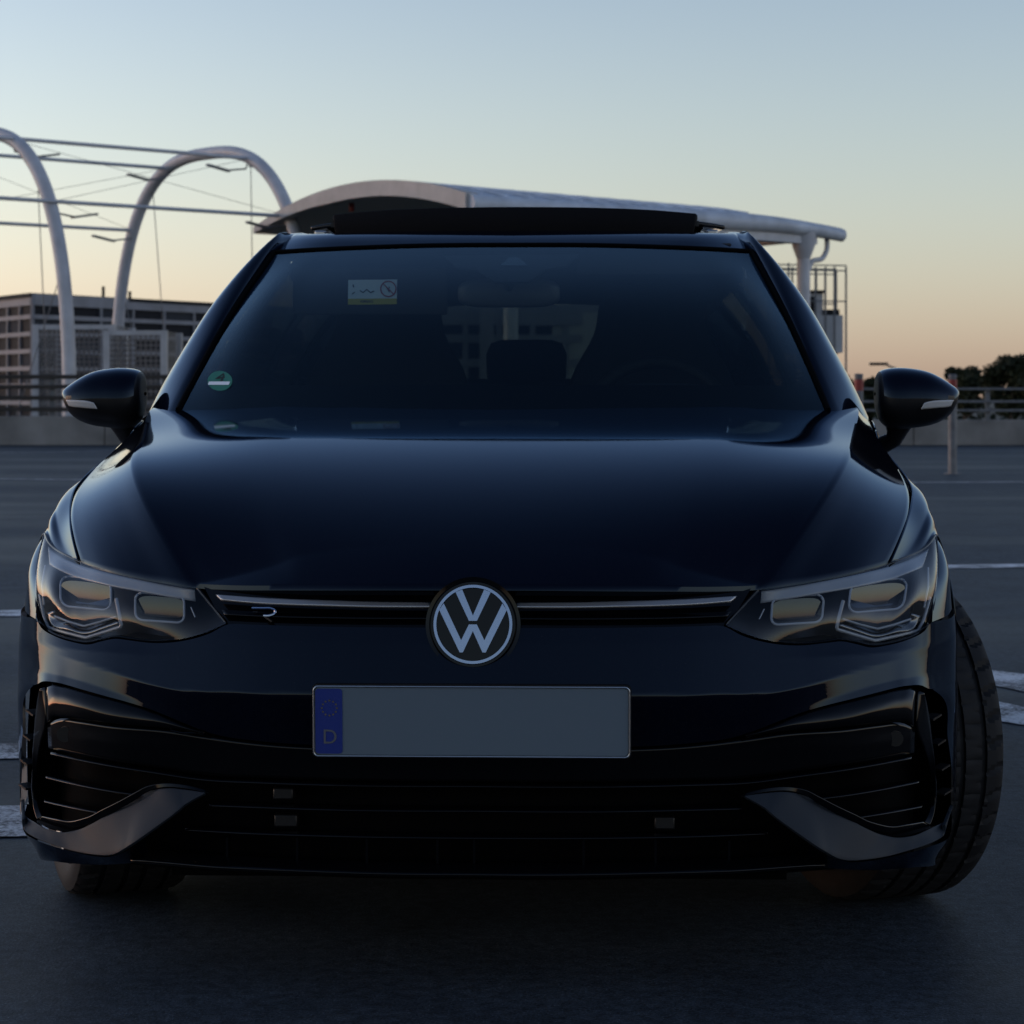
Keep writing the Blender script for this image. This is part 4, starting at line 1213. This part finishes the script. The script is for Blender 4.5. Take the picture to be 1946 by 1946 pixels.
# ---- wheels
def tread(j, i):
    lug = (i % 5 == 0)
    return np.where(lug & (j in (6, 7, 25, 26)), -.005, 0.0) + np.where((i % 6 == 2) & (j in (10, 11, 12, 20, 21, 22)), -.003, 0.0)
def groove_profile():
    """tyre section from inner to outer bead: (axial, radius)"""
    p = [(-.100, .243), (-.112, .262), (-.118, .285), (-.116, .303), (-.110, .316)]
    x = [(-.102, .3215), (-.090, .3240), (-.078, .3247), (-.0700, .3250), (-.0695, .3180), (-.0590, .3180), (-.0585, .3252), (-.045, .3255), (-.0235, .3256), (-.0230, .3180), (-.0120, .3180), (-.0115, .3256)]
    return p + x + [(-a, r) for a, r in x[::-1]] + [(-a, r) for a, r in p[::-1]]
TP = groove_profile()
def make_wheel(pos, steer):
    w = empty("wheel", pos, steer, car)
    N = 360
    def mod(j, i):
        out = np.zeros(len(i))
        a, r = TP[j]
        if r > .3205:
            ph = i + (a * 260 if abs(a) < .075 else a * 60)
            if abs(a) > .072: out = np.where((np.floor(ph) % 9) < 1.2, -.006, 0.0)
            else: out = np.where((np.floor(ph * (1 if a > 0 else 1)) % 12) < 1.0, -.0045, 0.0)
        return out
    t = MB().lathe(TP, N, rmod=mod)
    t.build("tyre", RUBBER, w, angle=25)
    s = 1 if pos[0] > 0 else -1
    rm = MB().lathe([(s*-.10, .236), (s*-.10, .243), (s*.10, .243), (s*.112, .241), (s*.108, .228), (s*.03, .222), (s*.03, .214)], 72)
    rim = rm.build("rim", SILVER, w)
    sp = MB()
    for k in range(5):
        for dlt in (-.13, .13):
            a = k * 2 * math.pi / 5 + dlt; a2 = k * 2 * math.pi / 5 + dlt * .5
            sp.bar((s*.07, .05 * math.cos(a2), .05 * math.sin(a2)), (s*.088, .232 * math.cos(a), .232 * math.sin(a)), .028, .022, up=(1, 0, 0))
    sp.build("spokes", SILVER, rim, smooth=False, bevel=.003)
    hb = MB().lathe([(s*.03, .0), (s*.03, .07), (s*.085, .07), (s*.095, .04), (s*.095, 0)], 36); hb.build("hub", SATIN, rim)
    MB().lathe([(s*.0, .0), (s*.0, .17), (s*.022, .17), (s*.022, 0)], 48).build("brake_disc", GALV, w)
    return w
STEER = math.radians(21)
for sgn in (-1, 1):
    make_wheel((.775 * sgn, AXF, .3252), STEER)
    make_wheel((.76 * sgn, AXR, .3252), 0)

# ---- windscreen
def xrow(pts):
    """row of half-width points from centre outwards; first entry is (v, y) at x = 0"""
    return np.array([Lc(*pts[0])] + [L(*p) for p in pts[1:]])
WB = xrow([(781, 1.09), (800, 781, 1.10), (640, 781, 1.13), (500, 781, 1.175), (420, 781, 1.215), (341, 780, 1.275)])
WT = xrow([(466, 1.85), (820, 467, 1.853), (700, 470.5, 1.868), (620, 474, 1.885), (565, 477, 1.90), (522, 480, 1.925)])
WM = (WB + WT) / 2 + np.array([0, -.022, .036]); WM[-1] += (0, .012, -.018)
WSG_G = loft([WB, WM, WT], 40, 50)
ws = MB().grid(full(WSG_G), flip=True).build("windscreen", WSG, car, angle=90)
# printed black edge along the foot and sides, just inside the pane
ins = np.array([0, .006, -.006])
fb = MB(); fb.grid(full(WSG_G[:7] + ins), flip=True)
fb.both(WSG_G[:, -2:] + ins, flip=True); fb.grid(full(WSG_G[-2:] + ins), flip=True)
fb.build("windscreen_print", MATTE, ws, angle=90)
ci = MB(); cen = WSG_G[-16:, :9] + ins
def px_on_ws(u, v, inset=.008):
    uu, vv = proj(full(WSG_G)); Fg = full(WSG_G)
    k = np.unravel_index(np.argmin((uu - u) ** 2 + (vv - v) ** 2), uu.shape)
    P = Fg[k]; y = P[1]
    # refine along the local slope
    lo, hi = y - .05, y + .05
    g = Fg.reshape(-1, 3)
    for _ in range(18):
        m = (lo + hi) / 2; Q = L(u, v, m)
        dd = (g[:, 0] - Q[0]) ** 2 + (g[:, 2] - Q[2]) ** 2
        i3 = np.argsort(dd)[:6]; wgt = 1 / (dd[i3] + 1e-6); ys = (g[i3, 1] * wgt).sum() / wgt.sum()
        if m < ys: lo = m
        else: hi = m
    return L(u, v, (lo + hi) / 2) + (0, inset, -inset * .3)
# sensor housing behind the top of the pane
hp = [(842, 480), (866, 503), (906, 508), (940, 530), (1005, 530), (1035, 506), (1075, 500), (1100, 477)]
base = np.array([px_on_ws(u, v, .02) for u, v in hp])
mbx = MB(); nP = len(base)
mbx.add(list(base) + list(base + (0, .09, .0)), [tuple(range(nP)), tuple(range(2*nP-1, nP-1, -1))] + [(i, (i+1) % nP, (i+1) % nP + nP, i + nP) for i in range(nP)])
mbx.build("sensor_housing", DASH, car, smooth=False)
tp = [(950, 500), (967, 485), (985, 485), (1003, 500)]
P = np.array([px_on_ws(u, v, .015) for u, v in tp]); MB().add(list(P), [(0, 1, 2, 3)]).build("camera_window", REFL, car, smooth=False)

# round green emissions sticker
sc0 = px_on_ws(418, 724, -.0015); nx = np.array([0.16, 0, 0])
e1_ = px_on_ws(440, 724, -.0015) - sc0; e1_ /= np.linalg.norm(e1_)
e2v = px_on_ws(418, 706, -.0015) - sc0; e2v /= np.linalg.norm(e2v)
def decal(pts, lift):
    nrm = np.cross(e1_, e2v); 
    return [sc0 + e1_ * a + e2v * b + nrm * lift for a, b in pts]
st = MB(); circ = [(.037 * math.cos(a), .042 * math.sin(a)) for a in np.linspace(0, 2 * math.pi, 41)[:-1]]
st.add(decal(circ, .0), [tuple(range(40))]); sticker = st.build("emissions_sticker", GREEN, car, smooth=False)
MB().add(decal([(-.036, -.018), (.027, -.018), (.031, -.004), (-.032, -.004)], .0008), [(0, 1, 2, 3)]).build("white_field", LABW, sticker, smooth=False)
tm = text_mesh("sticker_digit", "4", .055, BLACK, sticker, (0, 0, 0), (0, 0, 0), .0002)
rm3 = np.array([e1_, e2v, np.cross(e1_, e2v)]).T
from mathutils import Matrix
tm.matrix_local = Matrix([[*rm3[i], float((sc0 + e2v * .014 + e1_ * .004 + np.cross(e1_, e2v) * .001)[i])] for i in range(3)] + [[0, 0, 0, 1]])

for sgn in (1, -1):
    MB().box((-.78 * sgn, 1.50, .945), (.08, .2, .05)).build("cowl_corner", PAINT, car, bevel=.012)

# ---- pillars and roof
PS = [L(*p) for p in [(287,776,1.53),(304,742,1.55),(321,712,1.58),(353,659,1.64),(401,585,1.74),(449,527,1.84),(497,479,1.95),(525,456,2.02),(545,443,2.08)]]
GE = WSG_G[:, -1]
roof_in = [(-.548, 2.2, 1.432), (-.55, 2.45, 1.438), (-.552, 2.8, 1.438), (-.545, 3.3, 1.424), (-.52, 3.8, 1.385)]
roof_out = [(-.590, 2.2, 1.428), (-.603, 2.45, 1.425), (-.612, 2.8, 1.42), (-.605, 3.3, 1.405), (-.57, 3.8, 1.36)]
def joined(A, n1, B):
    a = spl(np.concatenate([A, np.array(B[:1])]), n1 + 4)
    return np.concatenate([spl(A, n1), spl(np.concatenate([A[-1:], np.array(B)]), 20)[1:]])
GEs = GE[np.linspace(0, len(GE) - 1, 9).astype(int)]
ge = joined(GEs, 30, roof_in); ps = joined(np.array(PS), 30, roof_out)
def down(P):
    e = P[0] + (P[0] - P[1]) / np.linalg.norm(P[0] - P[1]) * .07
    return np.concatenate([e[None], P])
ge, ps = down(ge), down(ps)
ge0 = ge + (-.006, .0, .001)
mid = ge0 * .45 + ps * .55 + np.array([-.006, -.018, .016])
bk = ps + np.array([.012, .07, -.015]); bk2 = ps + np.array([.05, .10, -.03])
PG = loft([ge0 + (0, .012, -.012), ge0, mid, ps, bk, bk2], 60, 26)
for sgn in (1, -1):
    M = PG.copy(); M[..., 0] *= sgn
    MB().grid(M, flip=sgn < 0).build("windscreen_pillar", PAINT, car, angle=60)
    tr = spl(GE, 40) * (sgn, 1, 1) + np.array([-.003 * sgn, .002, .001])
    MB().tube(tr, .007, 8).build("windscreen_seal", MATTE, car)
tops = full(WSG_G[-1:])[0]
MB().tube(tops + (0, .001, .001), .0055, 8).build("windscreen_seal", MATTE, car)
# roof
R0 = WT + np.array([0, .008, .001])
R1 = xrow([(446, 1.935), (820, 446.5, 1.938), (700, 448.5, 1.955), (620, 451, 1.975), (580, 452, 2.01), (550, 452, 2.07)])
def rrow(y, zc_, xe_, ze_):
    return np.array([(0, y, zc_), (-xe_*.3, y, zc_-.003), (-xe_*.55, y, zc_-.010), (-xe_*.75, y, zc_-.02), (-xe_*.9, y, zc_-.032), (-xe_, y, ze_)])
RR = [R0, R1, rrow(2.3, 1.446, .585, 1.405), rrow(2.7, 1.450, .595, 1.408), rrow(3.2, 1.440, .59, 1.392), rrow(3.7, 1.405, .56, 1.35), rrow(3.98, 1.375, .53, 1.32)]
RGD = loft(RR, 40, 60)
sideR = RGD[:, -1].copy(); sideR[:, 0] -= .02; sideR[:, 2] -= .03
RGD = np.concatenate([RGD, sideR[:, None]], 1)
roof_o = MB().grid(full(RGD), flip=True).build("roof", PAINT, car, angle=70)
# open sunroof: wind deflector and raised glass panel
dtop = [(634, 412), (719, 404), (800, 400), (uc(2.06), 397)]
dbot = [(640, 449.5), (719, 449), (800, 447.5), (uc(2.06), 447)]
dt = np.array([L(u, v, 2.06 + .0 * i) for i, (u, v) in enumerate(dtop)])[::-1]; db = np.array([L(u, v, 2.04) for u, v in dbot])[::-1]
dt[:, 1] += .10 * (dt[:, 0] / .5) ** 2; db[:, 1] += .10 * (db[:, 0] / .5) ** 2
for arr, lst in ((dt, dtop), (db, dbot)):
    for i, (u, v) in enumerate(lst[::-1]): arr[i] = L(u, v, arr[i][1]) if i else np.array([0, arr[i][1], L(u, v, arr[i][1])[2]])
NET = mat("deflector_net", (.006, .006, .007), .85, 0, .1)
G = full(loft([db, (db + dt) / 2 + (0, -.012, 0), dt], 40, 12))
MB().grid(G, flip=True).build("wind_deflector", NET, car, solid=.02, bevel=.006)
P = G[-1]; dfl = MB().tube(P + (0, .008, -.006), .010, 10).build("deflector_bar", SATIN, car)
for sgn in (1, -1):
    e = dt[-1] * (sgn, 1, 1)
    MB().bar(e + (0, .0, -.02), e + (0.0, .35, -.045), .014, .014).build("deflector_arm", SATIN, car, smooth=False)
ROOFG = mat("roof_glass", (.004, .004, .006), .03, 0, .5)
gl = []
for y, dz in ((2.36, -.016), (2.7, .0), (3.1, .0), (3.42, -.015)):
    gl.append(np.array([(0, y, 1.505 + dz), (-.2, y, 1.504 + dz), (-.38, y, 1.498 + dz), (-.50, y, 1.491 + dz), (-.56, y + .01, 1.482 + dz)]))
MB().grid(full(loft(gl, 30, 20)), flip=True).build("sunroof_panel", ROOFG, car, solid=.012, bevel=.004)
for sgn in (1, -1):
    MB().bar((-.52 * sgn, 2.25, 1.44), (-.53 * sgn, 3.5, 1.44), .03, .025).build("sunroof_rail", SILVER, car, smooth=False, bevel=.004)
MB().box((0, 2.55, 1.452), (.98, .8, .006)).build("sunroof_opening", MATTE, car, smooth=False)

# side glass, door frames, tail
belt = RG[0]
by = belt[:, 1]
def belt_pt(y): return interp(by, belt, [y])[0]
def roof_pt(y): return interp(RGD[8:, -1, 1], RGD[8:, -1], [y])[0]
PSa = np.array(PS)
def rail_pt(y):
    if y < 2.05: return interp(PSa[:, 1], PSa, [max(y, 1.54)])[0] + (.03, .08, -.03)
    return roof_pt(y)
for sgn in (1, -1):
    for nm, y0, y1, gm in (("front_window", 1.66, 2.33, TINTF), ("rear_door_window", 2.42, 3.12, PRIV), ("quarter_window", 3.2, 3.62, PRIV)):
        lo = np.array([belt_pt(y) + (.012, 0, .0) for y in np.linspace(y0, y1, 14)])
        hi = np.array([rail_pt(y) + (-.004, 0, 0) for y in np.linspace(y0 + (.0 if y0 > 2 else .02), y1, 14)])
        md_ = (lo + hi) / 2 + (-.022, 0, .004)
        MB().grid(loft([lo * (sgn, 1, 1), md_ * (sgn, 1, 1), hi * (sgn, 1, 1)], 14, 10), flip=sgn < 0).build(nm, gm, car)
    for y0, y1, nm in ((2.31, 2.44, "door_pillar"), (3.1, 3.22, "door_pillar"), (3.6, 4.0, "rear_pillar")):
        lo = np.array([belt_pt(y) + (.008, 0, 0) for y in np.linspace(y0, y1, 6)]); hi = np.array([rail_pt(y) + (-.008, 0, 0) for y in np.linspace(y0, y1, 6)])
        md_ = (lo + hi) / 2 + (-.025, 0, .004)
        MB().grid(loft([lo * (sgn, 1, 1), md_ * (sgn, 1, 1), hi * (sgn, 1, 1)], 6, 10), flip=sgn < 0).build(nm, GLOSS if "door" in nm else PAINT, car, solid=.02)
    lo = np.array([belt_pt(1.5), belt_pt(1.67)]); hi = np.array([rail_pt(1.55), rail_pt(1.68)])
    MB().grid(loft([lo * (sgn, 1, 1), hi * (sgn, 1, 1)], 4, 4), flip=sgn < 0).build("mirror_triangle", GLOSS, car, solid=.01)
rear_line = np.array([belt_pt(4.0) + (.008, 0, 0), (belt_pt(4.0) + rail_pt(3.97)) / 2 + (-.03, 0, 0), rail_pt(3.97)])
# tail: hatch frame, window, tailgate
rw = lambda y, z, x: np.array([(0, y, z), (-x * .5, y - .01, z), (-x, y - .06, z - .005)])
rwin = [rw(4.20, 1.06, .60), rw(4.10, 1.20, .57), rw(3.99, 1.33, .52)]
MB().grid(full(loft(rwin, 16, 12)), flip=False).build("rear_window", TINT, car)
tg = [rw(4.02, 1.375, .53), rw(3.99, 1.335, .53)]
MB().grid(full(loft(tg, 16, 4))).build("hatch_header", PAINT, car, solid=.02)
tgt = [rw(4.205, 1.055, .70), rw(4.26, .97, .72), rw(4.285, .85, .76), rw(4.27, .7, .78), rw(4.29, .55, .80), rw(4.28, .4, .80), rw(4.22, .25, .78)]
MB().grid(full(loft(tgt, 20, 24))).build("tailgate", PAINT, car, solid=.01)
for sgn in (1, -1):
    MB().box((-.66 * sgn, 4.26, .86), (.28, .03, .13)).build("tail_light", REDP, car, bevel=.02)
    a = np.array([rwin[0][-1], rwin[1][-1], rwin[2][-1]]); b = a + (-.09, -.1, 0)
    b = rear_line
    MB().grid(loft([a * (sgn, 1, 1), b * (sgn, 1, 1)], 8, 4), flip=sgn < 0).build("hatch_side", PAINT, car, solid=.02)
    c4 = np.array([belt_pt(4.0), belt_pt(4.12), (-.70, 4.16, .98)]) + (0, 0, -.01); c5 = np.array([(-.45, 4.0, 1.02), (-.5, 4.12, 1.06), (-.6, 4.16, 1.06)])
    MB().grid(loft([c4 * (sgn, 1, 1), c5 * (sgn, 1, 1)], 6, 4)).build("parcel_corner", MATTE, car, solid=.02)

# ---- wing mirrors
MO = [(118.5, 746, 748), (121, 741, 757), (126, 735.5, 771), (135, 729, 787), (150, 719, 799), (173, 707.5, 808), (205, 700.5, 813), (235, 699, 815), (252, 701, 811), (264, 705, 800), (271, 714, 783), (273.5, 733, 765), (274, 745, 752)]
MY = 1.47
loops = []; nL = 36
hm_ = 57.0
def mirror_sec(u, vt, vb):
    t_, b_ = L(u, vt, MY), L(u, vb, MY)
    hz = (t_[2] - b_[2]) / 2; dy = .105 * (hz / .072) ** .55
    return t_[0], (t_[2] + b_[2]) / 2, hz, dy
MS = spl([mirror_sec(*m) for m in MO], 44)
for x, zc0, hz, dy in MS:
    hz = max(hz, .001); dy = max(dy, .004)
    r = []
    for k in range(nL):
        a = 2 * math.pi * k / nL
        cz, cy = math.sin(a), math.cos(a)
        yy = -dy * math.copysign(abs(cy) ** .85, cy)
        if yy > 0: yy *= .35
        r.append((x, MY + .02 + yy, zc0 + hz * math.copysign(abs(cz) ** .9, cz)))
    loops.append(r)
ML = np.array(loops)
zspl = L(200, 755, MY)[2]
def front_y(x, z):
    i = np.argmin(np.abs(MS[:, 0] - x)); _, zc0, hz, dy = MS[i]
    s = min(1, (abs(z - zc0) / hz)) ** (1 / .9)
    return MY + .02 - dy * max(0, math.sqrt(max(0, 1 - s * s))) ** .85
for sgn in (1, -1):
    s3 = np.array([sgn, 1, 1.])
    wm = empty("wing_mirror", (.014 if sgn < 0 else 0, 0, 0), 0, car)
    cap, low = MB(), MB()
    for i in range(len(ML) - 1):
        for k in range(nL):
            q = [ML[i, k], ML[i, (k+1) % nL], ML[i+1, (k+1) % nL], ML[i+1, k]]
            cz = sum(p[2] for p in q) / 4; cx = q[0][0]
            up = cz > zspl and cx < L(262, 750, MY)[0]
            (cap if up else low).add([p * s3 for p in q], [(0, 1, 2, 3) if sgn > 0 else (3, 2, 1, 0)])
    for mb_, nm, mt in ((cap, "mirror_cap", PAINT), (low, "mirror_shell", SATIN)):
        o = mb_.build(nm, mt, wm, angle=50)
        bm_ = o.data
        import bmesh
        b_ = bmesh.new(); b_.from_mesh(bm_); bmesh.ops.remove_doubles(b_, verts=b_.verts, dist=1e-5); b_.to_mesh(bm_); b_.free()
        bm_.polygons.foreach_set("use_smooth", [True] * len(bm_.polygons)); bm_.set_sharp_from_angle(angle=math.radians(50))
    # turn-signal strip
    a_ = [(126, 760), (136, 760), (150, 760.5), (165, 762), (178, 765.5)]; b__ = [(131, 771), (139, 773), (150, 774), (166, 775.5), (185, 777)]
    def onm(u, v):
        y = MY
        for _ in range(5):
            P = L(u, v, y)
            o_ = np.argsort(MS[:, 0]); q = [np.interp(P[0], MS[o_, 0], MS[o_, c]) for c in (1, 2, 3)]
            sn = min(.98, abs(P[2] - q[0]) / max(q[1], .004)) ** (1 / .9)
            y = MY + .02 - q[2] * math.sqrt(1 - sn * sn) ** .85 - .006
        return L(u, v, y)
    MB().grid(loft([np.array([onm(*q_) for q_ in a_]) * s3, np.array([onm(*q_) for q_ in b__]) * s3], 20, 5), flip=sgn > 0).build("turn_signal", mat("signal_lens", (.5, .5, .5), .2, 0, .6) if sgn > 0 else bpy.data.materials["signal_lens"], wm, solid=.003)
    # arm to the door
    A_ = [L(232, 802, 1.50), L(236, 818, 1.51), L(244, 834, 1.53), np.array([-.835, 1.56, .885])]
    MB().tube(np.array(A_) * s3, [.036, .026, .024, .03], 14, squash=.7).build("mirror_arm", SATIN, wm)
    g0 = np.array([(-.99, MY + .058, 1.045), (-.86, MY + .058, 1.05), (-.86, MY + .058, .965), (-.985, MY + .058, .97)]) * s3
    MB().add(list(g0), [(0, 1, 2, 3)]).build("mirror_glass", MIRG, wm, smooth=False)

# ---- cabin
ds = [np.array([(0, 1.14, .965), (-.4, 1.16, .963), (-.72, 1.30, .95)]), np.array([(0, 1.4, .975), (-.4, 1.42, .975), (-.74, 1.5, .955)]), np.array([(0, 1.62, .965), (-.4, 1.64, .965), (-.74, 1.66, .95)]), np.array([(0, 1.72, .90), (-.4, 1.74, .9), (-.74, 1.76, .9)]), np.array([(0, 1.72, .6), (-.4, 1.74, .6), (-.74, 1.76, .6)])]
dash = MB().grid(full(loft(ds, 20, 24)), flip=True).build("dashboard", DASH, car)
hood_b = MB().tube(spl([(.17, 1.70, .955), (.22, 1.66, 1.0), (.38, 1.65, 1.022), (.52, 1.66, 1.0), (.57, 1.70, .95)], 24), .022, 10)
hood_b.build("instrument_cowl", DASH, car)
sw = MB(); c = np.array([.37, 1.98, .93]); tl = math.radians(24)
ringw = [c + np.array([.185 * math.cos(a), .185 * math.sin(a) * -math.sin(tl) * -1, .185 * math.sin(a) * math.cos(tl)]) for a in np.linspace(0, 2 * math.pi, 49)[:-1]]
stw = sw.tube(ringw, .016, 10, closed=True).build("steering_wheel", DASH, car)
MB().tube([c + (0, -.02, 0), c + (0, .01, 0)], .07, 20).build("wheel_hub", DASH, stw)
MB().bar(c + (-.17, 0, 0), c + (.17, 0, 0), .03, .03).build("wheel_spokes", DASH, stw, smooth=False)
def rounded(c, s, r):
    mb = MB().box(c, s); return mb
def seat(x, y):
    s_ = empty("front_seat", (x, y, 0), 0, car)
    sec = []
    for z, w, yo, dp in ((.55, .44, 0, .14), (.7, .50, .05, .15), (.85, .52, .10, .14), (1.0, .49, .15, .12), (1.10, .42, .185, .11), (1.16, .33, .20, .10), (1.21, .30, .21, .10), (1.27, .29, .22, .10), (1.31, .26, .225, .085), (1.325, .20, .23, .05)):
        P = []
        for k in range(28):
            a = 2 * math.pi * k / 28; P.append((w/2 * math.copysign(abs(math.cos(a)) ** .55, math.cos(a)), yo + dp/2 * math.copysign(abs(math.sin(a)) ** .7, math.sin(a)), z))
        sec.append(P)
    G = np.array(sec); mb = MB().grid(G, closed=True); mb.f.append(tuple(range(28*9, 28*10)))
    mb.build("seat_back", SEAT, s_, sub=1)
    MB().box((0, -.22, .52), (.5, .5, .16)).build("seat_cushion", SEAT, s_, bevel=.04)
seat(-.365, 2.36); seat(.365, 2.34)
rs = MB(); sec = []
for z, yo in ((.55, 0), (.8, .06), (.98, .11), (1.05, .13)):
    sec.append(np.array([(0, 3.15 + yo, z), (-.35, 3.15 + yo, z), (-.62, 3.17 + yo, z - .01)]))
MB().grid(full(loft(sec, 16, 8)), flip=True).build("rear_bench", SEAT, car, solid=.10)
for x in (-.38, 0, .38):
    sec = []
    for z, w in ((1.03, .20), (1.07, .245), (1.14, .25), (1.175, .22), (1.185, .16)):
        sec.append([(x + w/2 * math.copysign(abs(math.cos(a)) ** .6, math.cos(a)), 3.27 + .045 * math.sin(a), z) for a in np.linspace(0, 2*math.pi, 25)[:-1]])
    mb = MB().grid(np.array(sec), closed=True); mb.f.append(tuple(range(24*4, 24*5)))
    mb.build("rear_headrest", SEAT, car)
# rear-view mirror
c = L(967, 557, 1.92); w_, h_ = .128, .036
mb = MB(); sec = []
for y, k in ((-.012, .80), (-.008, .94), (.0, 1.0), (.012, 1.0), (.016, .96)):
    sec.append([(c[0] + w_ * k * math.copysign(abs(math.cos(a)) ** .45, math.cos(a)), c[1] + y, c[2] + h_ * k * math.copysign(abs(math.sin(a)) ** .55, math.sin(a))) for a in np.linspace(0, 2*math.pi, 41)[:-1]])
mb.grid(np.array(sec), closed=True, flip=True); mb.f.append(tuple(range(40))); mb.f.append(tuple(range(160, 200))[::-1])
rvm = mb.build("rear_view_mirror", mat("mirror_housing", (.07, .075, .085), .4, 0, .5), car)
MB().tube([c + (0, 0, .01), c + (0, -.05, .09)], .014, 10).build("mirror_stem", DASH, rvm)
# sun visors with their warning label
VIS = mat("visor_cloth", (.03, .031, .034), .9, 0, .2)
def quad_on(y0, y1, px):
    """flat panel through four pixels; upper edge at depth y0, lower at y1"""
    return [L(px[0], px[1], y0), L(px[2], px[1], y0), L(px[2], px[3], y1), L(px[0], px[3], y1)]
vq = quad_on(1.93, 1.90, (556, 508, 850, 598))
vz = MB(); n_ = np.array([0, .012, 0])
vz.add(vq + [p + n_ for p in vq], [(3, 2, 1, 0), (4, 5, 6, 7), (0, 1, 5, 4), (1, 2, 6, 5), (2, 3, 7, 6), (3, 0, 4, 7)])
visor = vz.build("sun_visor", VIS, car, smooth=False, bevel=.005)
vq2 = [p * (-1, 1, 1) for p in vq]
vz = MB().add([p + (0, .02, .06 if i < 2 else .10) for i, p in enumerate(vq2)] + [p + (0, .032, .06 if i < 2 else .10) for i, p in enumerate(vq2)], [(0, 1, 2, 3), (7, 6, 5, 4), (0, 4, 5, 1), (1, 5, 6, 2), (2, 6, 7, 3), (3, 7, 4, 0)])
vz.build("sun_visor", VIS, car, smooth=False, bevel=.005)
def on_visor(u, v, lift=.0015):
    t = (v - 508) / 90.0; return L(u, v, 1.93 - .03 * t - lift)
lab = MB().add([on_visor(662, 532), on_visor(755, 531), on_visor(754, 578), on_visor(661, 579)], [(3, 2, 1, 0)]).build("airbag_label", LABW, visor, smooth=False)
MB().add([on_visor(661.3, 567.5, .003), on_visor(754.2, 567, .003), on_visor(754, 578, .003), on_visor(661, 579, .003)], [(3, 2, 1, 0)]).build("yellow_strip", LABY, lab, smooth=False)
rc = [on_visor(738 + 14.5 * math.cos(a), 549 + 14.5 * math.sin(a), .003) for a in np.linspace(0, 2 * math.pi, 33)[:-1]]
pr = MB().tube(rc, .0016, 6, closed=True); pr.bar(on_visor(728, 539, .003), on_visor(748, 559, .003), .003, .002)
pr.build("prohibition_ring", LABR, lab)
pic = MB()
for a, b in (((684, 552), (690, 556)), ((690, 556), (697, 550)), ((697, 550), (704, 556)), ((704, 556), (711, 553)), ((671, 541), (672, 546)), ((669, 559), (674, 555)), ((734, 545), (740, 555)), ((740, 545), (737, 551))):
    pic.bar(on_visor(*a, .003), on_visor(*b, .003), .0022, .002)
pic.build("pictogram", BLACK, lab, smooth=False)
cp = on_visor(697, 573, .004)
text_mesh("label_text", "AIRBAG", .0095, BLACK, lab, tuple(cp), (math.radians(90), 0, 0))
# roof lining
rl = RGD[6:, :].copy(); rl[..., 2] -= .05
MB().grid(full(rl)).build("roof_lining", VIS, car)
